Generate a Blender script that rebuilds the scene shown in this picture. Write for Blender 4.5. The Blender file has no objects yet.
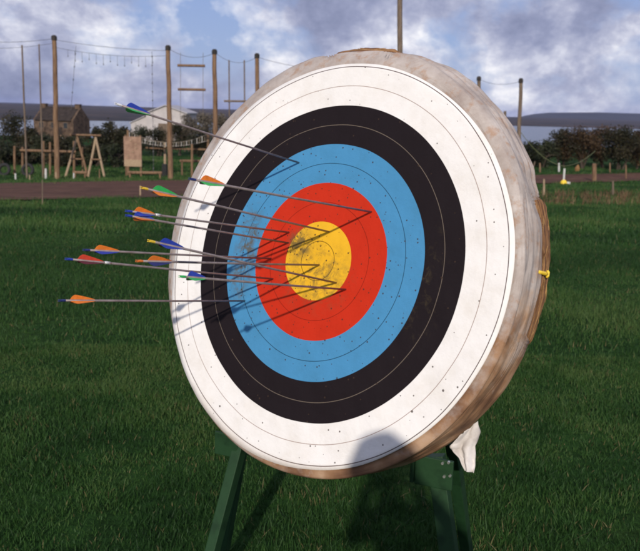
import bpy, bmesh, math, random
import numpy as np
from mathutils import Vector, Matrix, noise
random.seed(7); rng = np.random.default_rng(11)
S = bpy.context.scene; COL = S.collection
rad = math.radians
V = Vector

# ------------------------------------------------------------------ helpers
def tag(o, label=None, cat=None, group=None, kind=None):
    if label: o['label'] = label
    if cat: o['category'] = cat
    if group: o['group'] = group
    if kind: o['kind'] = kind
    return o

def empty(name, loc, label, cat, group=None):
    o = bpy.data.objects.new(name, None); COL.objects.link(o)
    o.location = loc; o.empty_display_size = 0.1
    return tag(o, label, cat, group)

class MB:
    """collects faces in world coordinates"""
    def __init__(s): s.v = []; s.f = []
    def add(s, vs, fs):
        b = len(s.v); s.v += [tuple(p) for p in vs]; s.f += [tuple(i + b for i in f) for f in fs]; return s
    def box(s, c, ax, ay, az):
        c = V(c); ax, ay, az = V(ax) / 2, V(ay) / 2, V(az) / 2
        vs = [c + sx * ax + sy * ay + sz * az for sx in (-1, 1) for sy in (-1, 1) for sz in (-1, 1)]
        return s.add(vs, [(0, 1, 3, 2), (4, 6, 7, 5), (0, 4, 5, 1), (2, 3, 7, 6), (0, 2, 6, 4), (1, 5, 7, 3)])
    def tube(s, pts, r, n=8, cap=True):
        pts = [V(p) for p in pts]; rs = r if isinstance(r, (list, tuple)) else [r] * len(pts)
        rings = []; last = None
        for i, p in enumerate(pts):
            d = (pts[min(i + 1, len(pts) - 1)] - pts[max(i - 1, 0)]).normalized()
            a = last if last is not None else (V((0, 0, 1)) if abs(d.z) < .9 else V((1, 0, 0)))
            a = (a - d * a.dot(d)).normalized(); b = d.cross(a); last = a
            rings.append([p + (a * math.cos(2 * math.pi * k / n) + b * math.sin(2 * math.pi * k / n)) * rs[i] for k in range(n)])
        vs = [q for rg in rings for q in rg]
        fs = [(i * n + k, i * n + (k + 1) % n, (i + 1) * n + (k + 1) % n, (i + 1) * n + k) for i in range(len(pts) - 1) for k in range(n)]
        if cap: fs += [tuple(range(n - 1, -1, -1)), tuple((len(pts) - 1) * n + k for k in range(n))]
        return s.add(vs, fs)
    def prism(s, outline, off):
        off = V(off); n = len(outline); vs = [V(p) for p in outline]; vs += [p + off for p in vs]
        return s.add(vs, [tuple(range(n - 1, -1, -1)), tuple(range(n, 2 * n))] + [(i, (i + 1) % n, n + (i + 1) % n, n + i) for i in range(n)])
    def build(s, name, mat, parent=None, origin=None, smooth=False, bevel=0):
        me = bpy.data.meshes.new(name); o = bpy.data.objects.new(name, me); COL.objects.link(o)
        if origin is None: origin = s.v[0] if parent is None else parent.matrix_basis.translation
        og = V(origin)
        me.from_pydata([tuple(V(p) - og) for p in s.v], [], s.f); me.update()
        bm = bmesh.new(); bm.from_mesh(me); bmesh.ops.recalc_face_normals(bm, faces=bm.faces)
        if bevel: bmesh.ops.bevel(bm, geom=bm.edges[:] , offset=bevel, segments=2, affect='EDGES', profile=.6)
        bm.to_mesh(me); bm.free()
        if smooth: me.polygons.foreach_set('use_smooth', [True] * len(me.polygons))
        me.materials.append(mat)
        o.location = og
        if parent is not None:
            o.parent = parent; o.location = og - world_loc(parent)
        return o

def world_loc(o):
    p = V(o.location)
    while o.parent: o = o.parent; p += V(o.location)
    return p

# ------------------------------------------------------------------ materials
def newmat(name):
    m = bpy.data.materials.new(name); m.use_nodes = True; nt = m.node_tree
    return m, nt, nt.nodes['Principled BSDF']

def N(nt, typ, **kw):
    n = nt.nodes.new(typ)
    for k, v in kw.items():
        if k in n.inputs.keys(): n.inputs[k].default_value = v
        else: setattr(n, k, v)
    return n

def ramp(nt, fac, stops, interp='LINEAR'):
    r = nt.nodes.new('ShaderNodeValToRGB'); cr = r.color_ramp; cr.interpolation = interp
    while len(cr.elements) < len(stops): cr.elements.new(.5)
    for e, (p, c) in zip(cr.elements, stops):
        e.position = p; e.color = (*c, 1) if len(c) == 3 else c
    nt.links.new(fac, r.inputs[0]); return r.outputs[0]

def mix(nt, fac, a, b, mode='MIX'):
    m = nt.nodes.new('ShaderNodeMix'); m.data_type = 'RGBA'; m.blend_type = mode
    for sock, val in ((m.inputs[0], fac), (m.inputs[6], a), (m.inputs[7], b)):
        if isinstance(val, bpy.types.NodeSocket): nt.links.new(val, sock)
        else: sock.default_value = val if not isinstance(val, tuple) else (*val, 1)[:4]
    return m.outputs[2]

def mathn(nt, op, a, b=None, c=None):
    m = nt.nodes.new('ShaderNodeMath'); m.operation = op
    for i, val in enumerate((a, b, c)):
        if val is None: continue
        if isinstance(val, bpy.types.NodeSocket): nt.links.new(val, m.inputs[i])
        else: m.inputs[i].default_value = val
    return m.outputs[0]

def noisy(name, c1, c2, scale=8, rough=.8, bump=.3, dist=.01, stretch=(1, 1, 1), metallic=0, detail=6, c3=None, lo=.35, hi=.65):
    m, nt, bs = newmat(name)
    tc = N(nt, 'ShaderNodeTexCoord'); mp = N(nt, 'ShaderNodeMapping'); mp.inputs['Scale'].default_value = stretch
    nt.links.new(tc.outputs['Object'], mp.inputs[0])
    nz = N(nt, 'ShaderNodeTexNoise', Scale=scale, Detail=detail, Roughness=.6); nt.links.new(mp.outputs[0], nz.inputs[0])
    st = [(lo, c1), (hi, c2)]
    if c3: st = [(lo, c1), ((lo + hi) / 2, c2), (hi, c3)]
    nt.links.new(ramp(nt, nz.outputs[0], st), bs.inputs['Base Color'])
    bs.inputs['Roughness'].default_value = rough; bs.inputs['Metallic'].default_value = metallic
    bs.inputs['Specular IOR Level'].default_value = .3
    if bump:
        b = N(nt, 'ShaderNodeBump', Strength=bump, Distance=dist); nt.links.new(nz.outputs[0], b.inputs['Height']); nt.links.new(b.outputs[0], bs.inputs['Normal'])
    return m

M = {}
M['pole'] = noisy('weathered_pole_wood', (.10, .055, .032), (.25, .155, .09), 3, .85, .4, .02, (6, 6, .5))
M['pole_grey'] = noisy('grey_pole_wood', (.09, .065, .05), (.2, .15, .11), 3, .85, .4, .02, (6, 6, .5))
M['cap'] = noisy('dark_cap', (.02, .018, .016), (.05, .04, .035), 4)
M['fresh_wood'] = noisy('pale_timber', (.24, .165, .105), (.40, .30, .20), 4, .8, .3, .02, (4, 4, 4))
M['board'] = noisy('pinkish_board', (.20, .12, .085), (.33, .21, .15), 3, .85, .2, .02)
M['white'] = noisy('white_paint', (.42, .42, .40), (.6, .59, .57), 6, .6, .1)
M['rope'] = noisy('rope', (.10, .08, .06), (.2, .17, .13), 20)
M['cable'] = noisy('steel_cable', (.06, .06, .065), (.12, .12, .13), 20, .5)
M['green_rope'] = noisy('green_rope', (.10, .12, .05), (.18, .20, .09), 20)
M['tyre'] = noisy('tyre_rubber', (.012, .012, .012), (.03, .03, .03), 10)
M['yellow'] = noisy('yellow_plastic', (.72, .47, .03), (.85, .6, .06), 30, .45, .05)
M['orange'] = noisy('orange_cloth', (.17, .09, .035), (.24, .13, .05), 20)
M['stone'] = noisy('rough_stone', (.04, .026, .019), (.13, .085, .058), 1.6, .9, .4, .05)
M['roof'] = noisy('brown_roof', (.018, .013, .011), (.042, .030, .025), 2.0, .85, .3, .03)
M['pale_wall'] = noisy('pale_render', (.38, .35, .35), (.48, .44, .44), .8, .8, .1, .02)
M['pale_roof'] = noisy('pale_sheet_roof', (.34, .32, .34), (.42, .40, .42), .8, .6, .1, .02)
M['slat'] = noisy('greyed_slats', (.30, .28, .26), (.42, .40, .38), 6, .7, .1)
M['glass'] = noisy('dark_window', (.02, .022, .028), (.04, .045, .05), 2, .2, 0)
M['trunk'] = noisy('bark', (.035, .026, .02), (.08, .06, .045), 8, .9, .5, .03)
M['green_paint'] = noisy('green_stand_paint', (.006, .027, .009), (.012, .044, .015), 14, .6, .3, .002, c3=(.009, .035, .012))
M['bolt'] = noisy('bolt_steel', (.45, .45, .43), (.65, .65, .62), 60, .35, .1, .001, metallic=.8)
M['shaft'] = noisy('arrow_shaft', (.19, .15, .15), (.28, .235, .235), 40, .4, 0, metallic=.35)
M['silver'] = noisy('silver_collar', (.6, .6, .6), (.8, .8, .8), 60, .3, 0, metallic=.5)

def plain(name, c, rough=.5, var=.12):
    return noisy(name, tuple(x * (1 - var) for x in c), tuple(min(1, x * (1 + var)) for x in c), 90, rough, .1, .0005)
FC = {'orange': plain('orange_vane', (.78, .20, .025)), 'red': plain('red_vane', (.62, .06, .03)), 'green': plain('green_vane', (.035, .42, .10)),
      'blue': plain('blue_vane', (.022, .05, .36)), 'white': plain('white_nock', (.75, .75, .75)), 'yellow': plain('yellow_nock', (.75, .50, .04)),
      'darkred': plain('dark_vane', (.10, .02, .03)), 'navy': plain('navy_nock', (.02, .03, .14)), 'rust': plain('rust_nock', (.6, .16, .03))}

# ------------------------------------------------------------------ camera frame (measured from the painted circles)
FPX = 780.0; pit = rad(11.9); rol = .027
Fw = V((0, math.cos(pit), -math.sin(pit))); R0 = V((1, 0, 0)); U0 = R0.cross(Fw)
Rt = R0 * math.cos(rol) + U0 * math.sin(rol); Up = -R0 * math.sin(rol) + U0 * math.cos(rol)
CAM = V((0, 0, 1.65))
def ray(px, py): return Rt * ((px - 320) / FPX) - Up * ((py - 275.5) / FPX) + Fw
def at(px, py, Y):
    d = ray(px, py); return CAM + d * (Y / d.y)
def ground_z(x, y):
    if y < 48: z = -.06 * y
    elif y < 66: t = y - 48; z = -2.88 - .06 * t + .06 * t * t / 36
    elif y < 135: z = -3.42
    else: z = -3.42 - 16.6 * min(1, (y - 135) / 170) ** 1.2
    z += max(-.45, min(.45, .01 * x)) * max(0, min(1, y / 30)) * (1 if y < 135 else max(0, 1 - (y - 135) / 100))
    if y > 6: z += .10 * min(1, (y - 6) / 20) * noise.noise(V((x * .12, y * .12, 0)))
    return z
def base(px, Y):
    """ground point under the image column px at depth Y"""
    p = at(px, 150, Y)
    for _ in range(4):
        z = ground_z(p.x, p.y); d = ray(px, 150); 
        # move along x so that the foot projects on the column px
        k = (CAM + d * (Y / d.y)); py = 150
        q = V((p.x, Y, z)) - CAM
        cx = q.dot(Rt) / q.dot(Fw) * FPX + 320
        p.x -= (cx - px) * Y / FPX
    return V((p.x, Y, ground_z(p.x, Y)))

cd = bpy.data.cameras.new('camera'); co = bpy.data.objects.new('camera', cd); COL.objects.link(co)
co.matrix_world = Matrix(((Rt.x, Up.x, -Fw.x, CAM.x), (Rt.y, Up.y, -Fw.y, CAM.y), (Rt.z, Up.z, -Fw.z, CAM.z), (0, 0, 0, 1)))
cd.sensor_fit = 'HORIZONTAL'; cd.sensor_width = 36; cd.lens = 36 * FPX / 640; cd.clip_start = .02; cd.clip_end = 20000
cd.dof.use_dof = True; cd.dof.focus_distance = 2.32; cd.dof.aperture_fstop = 8.0
S.camera = co

# ------------------------------------------------------------------ light and sky
sund = V((-.0821, -.9016, .4248)).normalized()
sl = bpy.data.lights.new('sun', 'SUN'); sl.energy = 3.75; sl.angle = rad(.8); sl.color = (1, .92, .80)
so = bpy.data.objects.new('sun', sl); COL.objects.link(so); so.rotation_euler = (-sund).to_track_quat('-Z', 'Y').to_euler()
so.location = (0, -10, 30)
w = bpy.data.worlds.new('World'); S.world = w; w.use_nodes = True; nt = w.node_tree
bg = nt.nodes['Background']; bg.inputs[1].default_value = .1
sky = N(nt, 'ShaderNodeTexSky'); sky.sky_type = 'NISHITA'; sky.sun_disc = False
sky.sun_elevation = math.asin(sund.z); sky.sun_rotation = math.atan2(sund.x, sund.y); sky.dust_density = .6; sky.ozone_density = 2.0
tc = N(nt, 'ShaderNodeTexCoord'); sp = N(nt, 'ShaderNodeSeparateXYZ'); nt.links.new(tc.outputs['Generated'], sp.inputs[0])
zz = mathn(nt, 'ADD', mathn(nt, 'MAXIMUM', sp.outputs[2], 0.0), .62)
cb = N(nt, 'ShaderNodeCombineXYZ')
nt.links.new(mathn(nt, 'DIVIDE', sp.outputs[0], zz), cb.inputs[0]); nt.links.new(mathn(nt, 'DIVIDE', sp.outputs[1], zz), cb.inputs[1])
def cloudmap(loc, sc):
    mp = N(nt, 'ShaderNodeMapping'); mp.inputs['Location'].default_value = loc; mp.inputs['Scale'].default_value = sc
    nt.links.new(cb.outputs[0], mp.inputs[0]); return mp.outputs[0]
n1 = N(nt, 'ShaderNodeTexNoise', Scale=4.6, Detail=10, Roughness=.58, Distortion=.1); nt.links.new(cloudmap((3.1, 1.7, 0), (1, .9, 1)), n1.inputs[0])
n2 = N(nt, 'ShaderNodeTexNoise', Scale=5.2, Detail=10, Roughness=.62, Distortion=.1); nt.links.new(cloudmap((9.2, 4.4, 2), (1, .9, 1)), n2.inputs[0])
cover = ramp(nt, n1.outputs[0], [(.37, (0, 0, 0)), (.50, (1, 1, 1))])
shade = ramp(nt, n2.outputs[0], [(.32, (2.1, 2.35, 3.7)), (.43, (3.25, 3.5, 5.1)), (.50, (4.7, 4.9, 6.4)), (.57, (7.2, 7.3, 8.4)), (.64, (10.2, 10.1, 10.4))])
skyc = mix(nt, .75, sky.outputs[0], (2.55, 3.35, 6.6))
allc = mix(nt, mathn(nt, 'MULTIPLY', cover, .93), skyc, shade)
nt.links.new(allc, bg.inputs[0])

S.view_settings.view_transform = 'Standard'; S.view_settings.look = 'None'; S.view_settings.exposure = 0.0; S.view_settings.gamma = 1
S.view_settings.use_curve_mapping = False
S.render.engine = 'CYCLES'; S.cycles.filter_width = 1.9
S.render.resolution_x = 1024; S.render.resolution_y = 882

# ------------------------------------------------------------------ terrain, sea, far land
def ground_material():
    m, nt, bs = newmat('field_ground')
    g = N(nt, 'ShaderNodeNewGeometry'); P = g.outputs['Position']
    a = N(nt, 'ShaderNodeTexNoise', Scale=.35, Detail=8, Roughness=.65); nt.links.new(P, a.inputs[0])
    b = N(nt, 'ShaderNodeTexNoise', Scale=9, Detail=6, Roughness=.7); nt.links.new(P, b.inputs[0])
    c1 = ramp(nt, a.outputs[0], [(.35, (.012, .034, .008)), (.5, (.020, .055, .012)), (.66, (.040, .072, .018))])
    c2 = ramp(nt, b.outputs[0], [(.3, (.35, .35, .35)), (.7, (1.35, 1.35, 1.35))])
    nt.links.new(mix(nt, 1.0, c1, c2, 'MULTIPLY'), bs.inputs['Base Color'])
    bs.inputs['Roughness'].default_value = 1; bs.inputs['Specular IOR Level'].default_value = .05
    bp = N(nt, 'ShaderNodeBump', Strength=.8, Distance=.05); nt.links.new(b.outputs[0], bp.inputs['Height']); nt.links.new(bp.outputs[0], bs.inputs['Normal'])
    return m
M['ground'] = ground_material()

def heightmesh(name, xs, ys, fn, mat):
    nx, ny = len(xs), len(ys)
    vs = [(x, y, fn(x, y)) for y in ys for x in xs]
    fs = [(j * nx + i, j * nx + i + 1, (j + 1) * nx + i + 1, (j + 1) * nx + i) for j in range(ny - 1) for i in range(nx - 1)]
    me = bpy.data.meshes.new(name); me.from_pydata(vs, [], fs); me.update(); me.materials.append(mat)
    me.polygons.foreach_set('use_smooth', [True] * len(me.polygons))
    o = bpy.data.objects.new(name, me); COL.objects.link(o); return tag(o, kind='structure')
ys = [-400, -100, -30, -10, -4, -1] + list(np.arange(0, 12, .5)) + list(np.arange(12, 90, 1.5)) + list(np.arange(90, 330, 8)) + [400, 700, 1500, 4000, 8500]
xp = list(np.arange(0, 12, .75)) + list(np.arange(12, 70, 2)) + list(np.arange(70, 200, 10)) + [250, 400, 800, 2000, 5000]
xs = sorted(set([-x for x in xp] + xp))
heightmesh('ground', xs, ys, lambda x, y: ground_z(x, y) if y > 0 else 0.0, M['ground'])

def water_mat():
    m, nt, bs = newmat('sea_water')
    bs.inputs['Base Color'].default_value = (.045, .07, .10, 1); bs.inputs['Roughness'].default_value = .22
    g = N(nt, 'ShaderNodeNewGeometry'); nz = N(nt, 'ShaderNodeTexNoise', Scale=.12, Detail=4); nt.links.new(g.outputs['Position'], nz.inputs[0])
    bp = N(nt, 'ShaderNodeBump', Strength=.5, Distance=1.0); nt.links.new(nz.outputs[0], bp.inputs['Height']); nt.links.new(bp.outputs[0], bs.inputs['Normal'])
    return m
SEA = -16.0
heightmesh('sea', [-6000, 0, 6000], [200, 1500, 4000, 8500], lambda x, y: SEA, water_mat())

M['farland'] = noisy('far_moor', (.008, .006, .005), (.045, .026, .018), .012, .95, 0, stretch=(1, .5, 1), lo=.40, hi=.60)
M['farhill'] = noisy('far_hill', (.012, .014, .020), (.032, .032, .036), .004, .95, 0)
# the low shore over the bay, then the flat moor behind it
def shore_y(x): return 820 + max(0, min(1, (x + 350) / 700)) * 720 + 60 * noise.noise(V((x * .004, 3, 0)))
nu = 160; vs = []; fs = []
prof = [(-30, -19), (0, -15.9), (60, -13.5), (300, -11), (900, -7), (1600, -3.0), (2300, -1.0), (3200, -22)]
for i in range(nu):
    x = -3200 + 6400 * i / (nu - 1)
    for k, (dy, z) in enumerate(prof):
        s = (1 + dy / 900)
        vs.append((x * s ** .35, shore_y(x) + dy, z + (1.3 * noise.noise(V((x * .004, k, 1))) if 1 < k < 7 else 0)))
L = len(prof)
fs = [(i * L + k, (i + 1) * L + k, (i + 1) * L + k + 1, i * L + k + 1) for i in range(nu - 1) for k in range(L - 1)]
me = bpy.data.meshes.new('far_shore'); me.from_pydata(vs, [], fs); me.materials.append(M['farland'])
o = bpy.data.objects.new('far_shore', me); COL.objects.link(o); tag(o, kind='structure')

def ridge(name, outline, Y, depth):
    """a hill range: crest points given as (x at depth Y, height), real slopes front and back"""
    vs = []; fs = []
    prof = [(-1, 0), (-.8, .12), (-.5, .42), (-.25, .78), (0, 1), (.4, .7), (1, 0)]
    for i, (x, z) in enumerate(outline):
        for k, (q, h) in enumerate(prof):
            jit = 0 if k in (0, 4, 6) else .06 * noise.noise(V((x * .003, k * .7, 2)))
            vs.append((x * (1 + q * depth / Y), Y + q * depth, -20 + (z + 20) * max(0, h + jit)))
    L = len(prof)
    fs = [(i * L + k, (i + 1) * L + k, (i + 1) * L + k + 1, i * L + k + 1) for i in range(len(outline) - 1) for k in range(L - 1)]
    me = bpy.data.meshes.new(name); me.from_pydata(vs, [], fs); me.materials.append(M['farhill'])
    me.polygons.foreach_set('use_smooth', [True] * len(me.polygons))
    o = bpy.data.objects.new(name, me); COL.objects.link(o); return tag(o, kind='structure')
def crest(pts, Y, a, b, n):
    out = []
    for i in range(n):
        px = a + (b - a) * i / (n - 1)
        for (p0, q0), (p1, q1) in zip(pts, pts[1:]):
            if p0 <= px <= p1: py = q0 + (q1 - q0) * (px - p0) / (p1 - p0); break
        P = at(px, py, Y); out.append((P.x, P.z + 1.6 * noise.noise(V((px * .02, 7, 0)))))
    return out
ridge('hills', crest([(440, 126), (495, 121.5), (515, 118), (530, 114.5), (548, 112.6), (600, 112.3), (640, 113.3), (760, 119), (900, 124)], 4300, 440, 900, 60), 4300, 900)
ridge('hills', crest([(-400, 101), (-60, 101.5), (0, 102.2), (60, 104.2), (120, 106.8), (200, 108.6), (300, 112.5), (420, 116)], 5600, -400, 420, 60), 5600, 700)

# haze
hz = MB().box((0, 3500, 10), (13000, 0, 0), (0, 12400, 0), (0, 0, 84))
me_h = hz.build('haze', bpy.data.materials.new('haze_air'), origin=(0, 0, 0)); tag(me_h, kind='stuff')
hm = me_h.data.materials[0]; hm.use_nodes = True; nt = hm.node_tree; nt.nodes.clear()
out = nt.nodes.new('ShaderNodeOutputMaterial'); pv = nt.nodes.new('ShaderNodeVolumePrincipled')
pv.inputs['Color'].default_value = (.52, .60, 1.0, 1); pv.inputs['Density'].default_value = 5e-05; pv.inputs['Anisotropy'].default_value = .0
nt.links.new(pv.outputs[0], out.inputs['Volume'])

# the bare earth track across the field
def track_mat():
    m, nt, bs = newmat('bare_earth')
    g = N(nt, 'ShaderNodeNewGeometry'); P = g.outputs['Position']
    a = N(nt, 'ShaderNodeTexNoise', Scale=.8, Detail=8, Roughness=.7); nt.links.new(P, a.inputs[0])
    nt.links.new(ramp(nt, a.outputs[0], [(.3, (.055, .028, .020)), (.5, (.095, .048, .034)), (.7, (.14, .075, .05))]), bs.inputs['Base Color'])
    bs.inputs['Roughness'].default_value = 1; bs.inputs['Specular IOR Level'].default_value = .1
    bp = N(nt, 'ShaderNodeBump', Strength=.8, Distance=.06); nt.links.new(a.outputs[0], bp.inputs['Height']); nt.links.new(bp.outputs[0], bs.inputs['Normal'])
    return m
def hit(px, py):
    d = ray(px, py); t = 5.0
    while t < 400:
        p = CAM + d * t
        if p.z < ground_z(p.x, p.y): return p
        t += .25
    return p
vs = []; fs = []; nU = 90; nW = 10
lo_e = [(-60, 203), (0, 202), (80, 200), (140, 199), (330, 190), (520, 184.5), (640, 181.5), (800, 178)]
hi_e = [(-60, 185), (0, 184), (80, 182.5), (140, 181.5), (330, 178), (520, 176), (640, 173.5), (800, 170.5)]
def interp(pts, x):
    for (a, b), (c, d) in zip(pts, pts[1:]):
        if a <= x <= c: return b + (d - b) * (x - a) / (c - a)
    return pts[-1][1]
for i in range(nU):
    px = -60 + 860 * i / (nU - 1)
    A, B = hit(px, interp(lo_e, px)), hit(px, interp(hi_e, px))
    A.y += .5 * noise.noise(V((px * .05, 0, 0))); B.y += .8 * noise.noise(V((px * .05, 5, 0)))
    for k in range(nW + 1):
        q = A.lerp(B, k / nW); vs.append((q.x, q.y, ground_z(q.x, q.y) + .06))
fs = [(i * (nW + 1) + k, (i + 1) * (nW + 1) + k, (i + 1) * (nW + 1) + k + 1, i * (nW + 1) + k + 1) for i in range(nU - 1) for k in range(nW)]
me = bpy.data.meshes.new('dirt_track'); me.from_pydata(vs, [], fs); me.materials.append(track_mat())
o = bpy.data.objects.new('dirt_track', me); COL.objects.link(o); tag(o, kind='structure')
def on_track(px_arr, py_arr):
    return (py_arr < np.interp(px_arr, [a for a, b in lo_e], [b for a, b in lo_e])) & (py_arr > np.interp(px_arr, [a for a, b in hi_e], [b for a, b in hi_e]))

# ------------------------------------------------------------------ grass
def leafmat(name, stops, transl=.25, rough=.6):
    m, nt, bs = newmat(name)
    at_ = N(nt, 'ShaderNodeAttribute', attribute_name='tone')
    nt.links.new(ramp(nt, at_.outputs['Fac'], stops), bs.inputs['Base Color'])
    bs.inputs['Roughness'].default_value = rough; bs.inputs['Specular IOR Level'].default_value = .25
    if transl:
        tr = N(nt, 'ShaderNodeBsdfTranslucent'); nt.links.new(ramp(nt, at_.outputs['Fac'], stops), tr.inputs[0])
        mx = N(nt, 'ShaderNodeMixShader'); mx.inputs[0].default_value = transl
        nt.links.new(bs.outputs[0], mx.inputs[1]); nt.links.new(tr.outputs[0], mx.inputs[2])
        nt.links.new(mx.outputs[0], nt.nodes['Material Output'].inputs[0])
    return m
M['grass'] = leafmat('grass_blades', [(0, (.009, .029, .007)), (.4, (.019, .058, .012)), (.7, (.038, .094, .020)), (.93, (.072, .12, .032)), (1, (.16, .135, .06))], .25)
M['weeds'] = leafmat('dead_weeds', [(0, (.05, .06, .025)), (.5, (.12, .065, .035)), (1, (.24, .15, .08))], .2)

def npmesh(name, co, tris_per, mat, tone, kind=None):
    """co: (n, k, 3) - k vertices per leaf; tris_per: list of faces on those k vertices"""
    n, k, _ = co.shape
    me = bpy.data.meshes.new(name)
    fl = [f for f in tris_per]; tot = sum(len(f) for f in fl)
    base_i = (np.arange(n) * k)[:, None]
    loops = np.concatenate([base_i + np.array(f)[None, :] for f in fl], 1).astype(np.int32)
    me.vertices.add(n * k); me.vertices.foreach_set('co', co.astype(np.float32).ravel())
    me.loops.add(n * tot); me.loops.foreach_set('vertex_index', loops.ravel())
    sizes = np.tile([len(f) for f in fl], n); starts = np.concatenate([[0], np.cumsum(sizes)[:-1]]).astype(np.int32)
    me.polygons.add(n * len(fl)); me.polygons.foreach_set('loop_start', starts); me.polygons.foreach_set('loop_total', sizes.astype(np.int32))
    a = me.attributes.new('tone', 'FLOAT', 'POINT'); a.data.foreach_set('value', np.repeat(tone, k).astype(np.float32))
    me.update(calc_edges=True); me.validate(); me.materials.append(mat)
    o = bpy.data.objects.new(name, me); COL.objects.link(o)
    return o

def gz_np(x, y):
    z = np.where(y < 48, -.06 * y, np.where(y < 66, -2.88 - .06 * (y - 48) + .06 * (y - 48) ** 2 / 36, -3.42))
    z = z + np.clip(.01 * x, -.45, .45) * np.clip(y / 30, 0, 1)
    return z
# value noise for clumping, vectorised
def vnoise(x, y, s, seed):
    r = np.random.default_rng(seed).random((256, 256))
    X, Y = x / s + 1000, y / s + 1000
    i, j = np.floor(X).astype(int), np.floor(Y).astype(int); fx, fy = X - i, Y - j
    fx, fy = fx * fx * (3 - 2 * fx), fy * fy * (3 - 2 * fy)
    g = lambda a, b: r[a % 256, b % 256]
    return (g(i, j) * (1 - fx) + g(i + 1, j) * fx) * (1 - fy) + (g(i, j + 1) * (1 - fx) + g(i + 1, j + 1) * fx) * fy

def blades(y0, y1, dens, h, wd, spread, curved):
    ymid = (y0 + y1) / 2; wmax = spread * y1 + 1.2
    n = int(2 * wmax * (y1 - y0) * dens)
    x = rng.uniform(-wmax, wmax, n); y = rng.uniform(y0, y1, n)
    k = np.abs(x) < spread * y + 1.2; x, y = x[k], y[k]
    cl = .6 * vnoise(x, y, .18 if y1 < 10 else .6, 3) + .4 * vnoise(x, y, .5 if y1 < 10 else 2.2, 4)
    k = rng.random(len(x)) < .35 + 1.0 * cl; x, y, cl = x[k], y[k], cl[k]
    z = gz_np(x, y)
    if y1 > 10:
        zz = np.array([ground_z(a, b) for a, b in zip(x, y)]); z = zz
        q = np.stack([x, y, z - 1.65], 1); dep = q @ np.array(Fw)
        px = q @ np.array(Rt) / dep * FPX + 320; py = 275.5 - q @ np.array(Up) / dep * FPX
        k = ~on_track(px, py + rng.normal(0, 1.0, len(py)) + 1.6 * (vnoise(x, y, 1.3, 31) - .5)); x, y, z, cl = x[k], y[k], z[k], cl[k]
    n = len(x); a = rng.uniform(0, 2 * math.pi, n); ln = h * (.45 + .9 * rng.random(n)) * (.5 + 1.0 * cl)
    lean = rng.normal(0, .55, n) * ln; la = rng.uniform(0, 2 * math.pi, n) ; la = la + .0
    P = np.stack([x, y, z - .004], 1); side = np.stack([np.cos(a), np.sin(a), 0 * a], 1) * (wd * (.6 + .8 * rng.random(n)))[:, None] / 2
    top = P + np.stack([np.cos(la) * lean, np.sin(la) * lean, ln], 1)
    tone = np.clip(-.10 + .10 * np.clip((y - 5) / 12, 0, 1) + .55 * vnoise(x, y, .35 if y1 < 10 else 1.6, 8) + .75 * vnoise(x, y, 3.1, 9) + rng.normal(0, .14, n), 0, .92)
    dead = rng.random(n) < .02 + .07 * (vnoise(x, y, .22, 12) > .78); tone = np.where(dead, 1, tone)
    if curved:
        mid = P + (top - P) * .5 + np.array([0, 0, 1]) * (ln * .10)[:, None]
        co = np.stack([P - side, P + side, mid + side * .75, mid - side * .75, top], 1); F = [(0, 1, 2, 3), (3, 2, 4)]
    else:
        co = np.stack([P - side, P + side, top], 1); F = [(0, 1, 2)]
    return co, F, tone
parts = []
for i, args in enumerate([(.9, 6.5, 9500, .034, .0038, .72, True), (6.5, 16, 1900, .06, .008, .68, False), (16, 34, 330, .11, .024, .66, False), (34, 84, 60, .15, .055, .66, False)]):
    co_, F_, t_ = blades(*args)
    if co_.shape[1] == 5:
        parts.append((co_, F_, t_))
    else:
        parts.append((co_, F_, t_))
def build_grass():
    me = bpy.data.meshes.new('field_grass'); vco = []; lp = []; sz = []; tn = []; off = 0
    for co_, F_, t_ in parts:
        n, k, _ = co_.shape; vco.append(co_.reshape(-1, 3)); tn.append(np.repeat(t_, k))
        b = (np.arange(n) * k + off)[:, None]
        lp.append(np.concatenate([b + np.array(f)[None, :] for f in F_], 1).ravel()); sz.append(np.tile([len(f) for f in F_], n)); off += n * k
    vco = np.concatenate(vco); lp = np.concatenate(lp).astype(np.int32); sz = np.concatenate(sz).astype(np.int32); tn = np.concatenate(tn)
    me.vertices.add(len(vco)); me.vertices.foreach_set('co', vco.astype(np.float32).ravel())
    me.loops.add(len(lp)); me.loops.foreach_set('vertex_index', lp)
    me.polygons.add(len(sz)); me.polygons.foreach_set('loop_start', np.concatenate([[0], np.cumsum(sz)[:-1]]).astype(np.int32)); me.polygons.foreach_set('loop_total', sz)
    a = me.attributes.new('tone', 'FLOAT', 'POINT'); a.data.foreach_set('value', tn.astype(np.float32))
    me.update(calc_edges=True); me.materials.append(M['grass'])
    o = bpy.data.objects.new('field_grass', me); COL.objects.link(o)
    tag(o, 'short rough green lawn grass with a few straw blades covering the field', 'grass', kind='stuff')
    print('blades', len(tn))
build_grass()

# strip of dead weeds on the right
def weeds(px0, px1, y0, y1, n, h, label):
    px = rng.uniform(px0, px1, n); pp = []
    cen = rng.uniform(px0, px1, 26)
    px = np.where(rng.random(n) < .75, rng.choice(cen, n) + rng.normal(0, 3.0, n), px)
    for a in px:
        p = hit(a, rng.uniform(y0, y1)); pp.append((p.x, p.y, ground_z(p.x, p.y)))
    P = np.array(pp); a = rng.uniform(0, 6.28, n); ln = h * (.4 + .9 * rng.random(n))
    side = np.stack([np.cos(a), np.sin(a), 0 * a], 1) * .022
    top = P + np.stack([rng.normal(0, .35, n) * ln, rng.normal(0, .35, n) * ln, ln], 1)
    o = npmesh('dead_weeds', np.stack([P - side, P + side, top], 1), [(0, 1, 2)], M['weeds'], np.clip(rng.normal(.5, .25, n), 0, 1))
    tag(o, label, 'weeds', kind='stuff')
weeds(538, 690, 193.5, 206, 1500, .32, 'strip of reddish brown dead weeds right of the round target')

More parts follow.
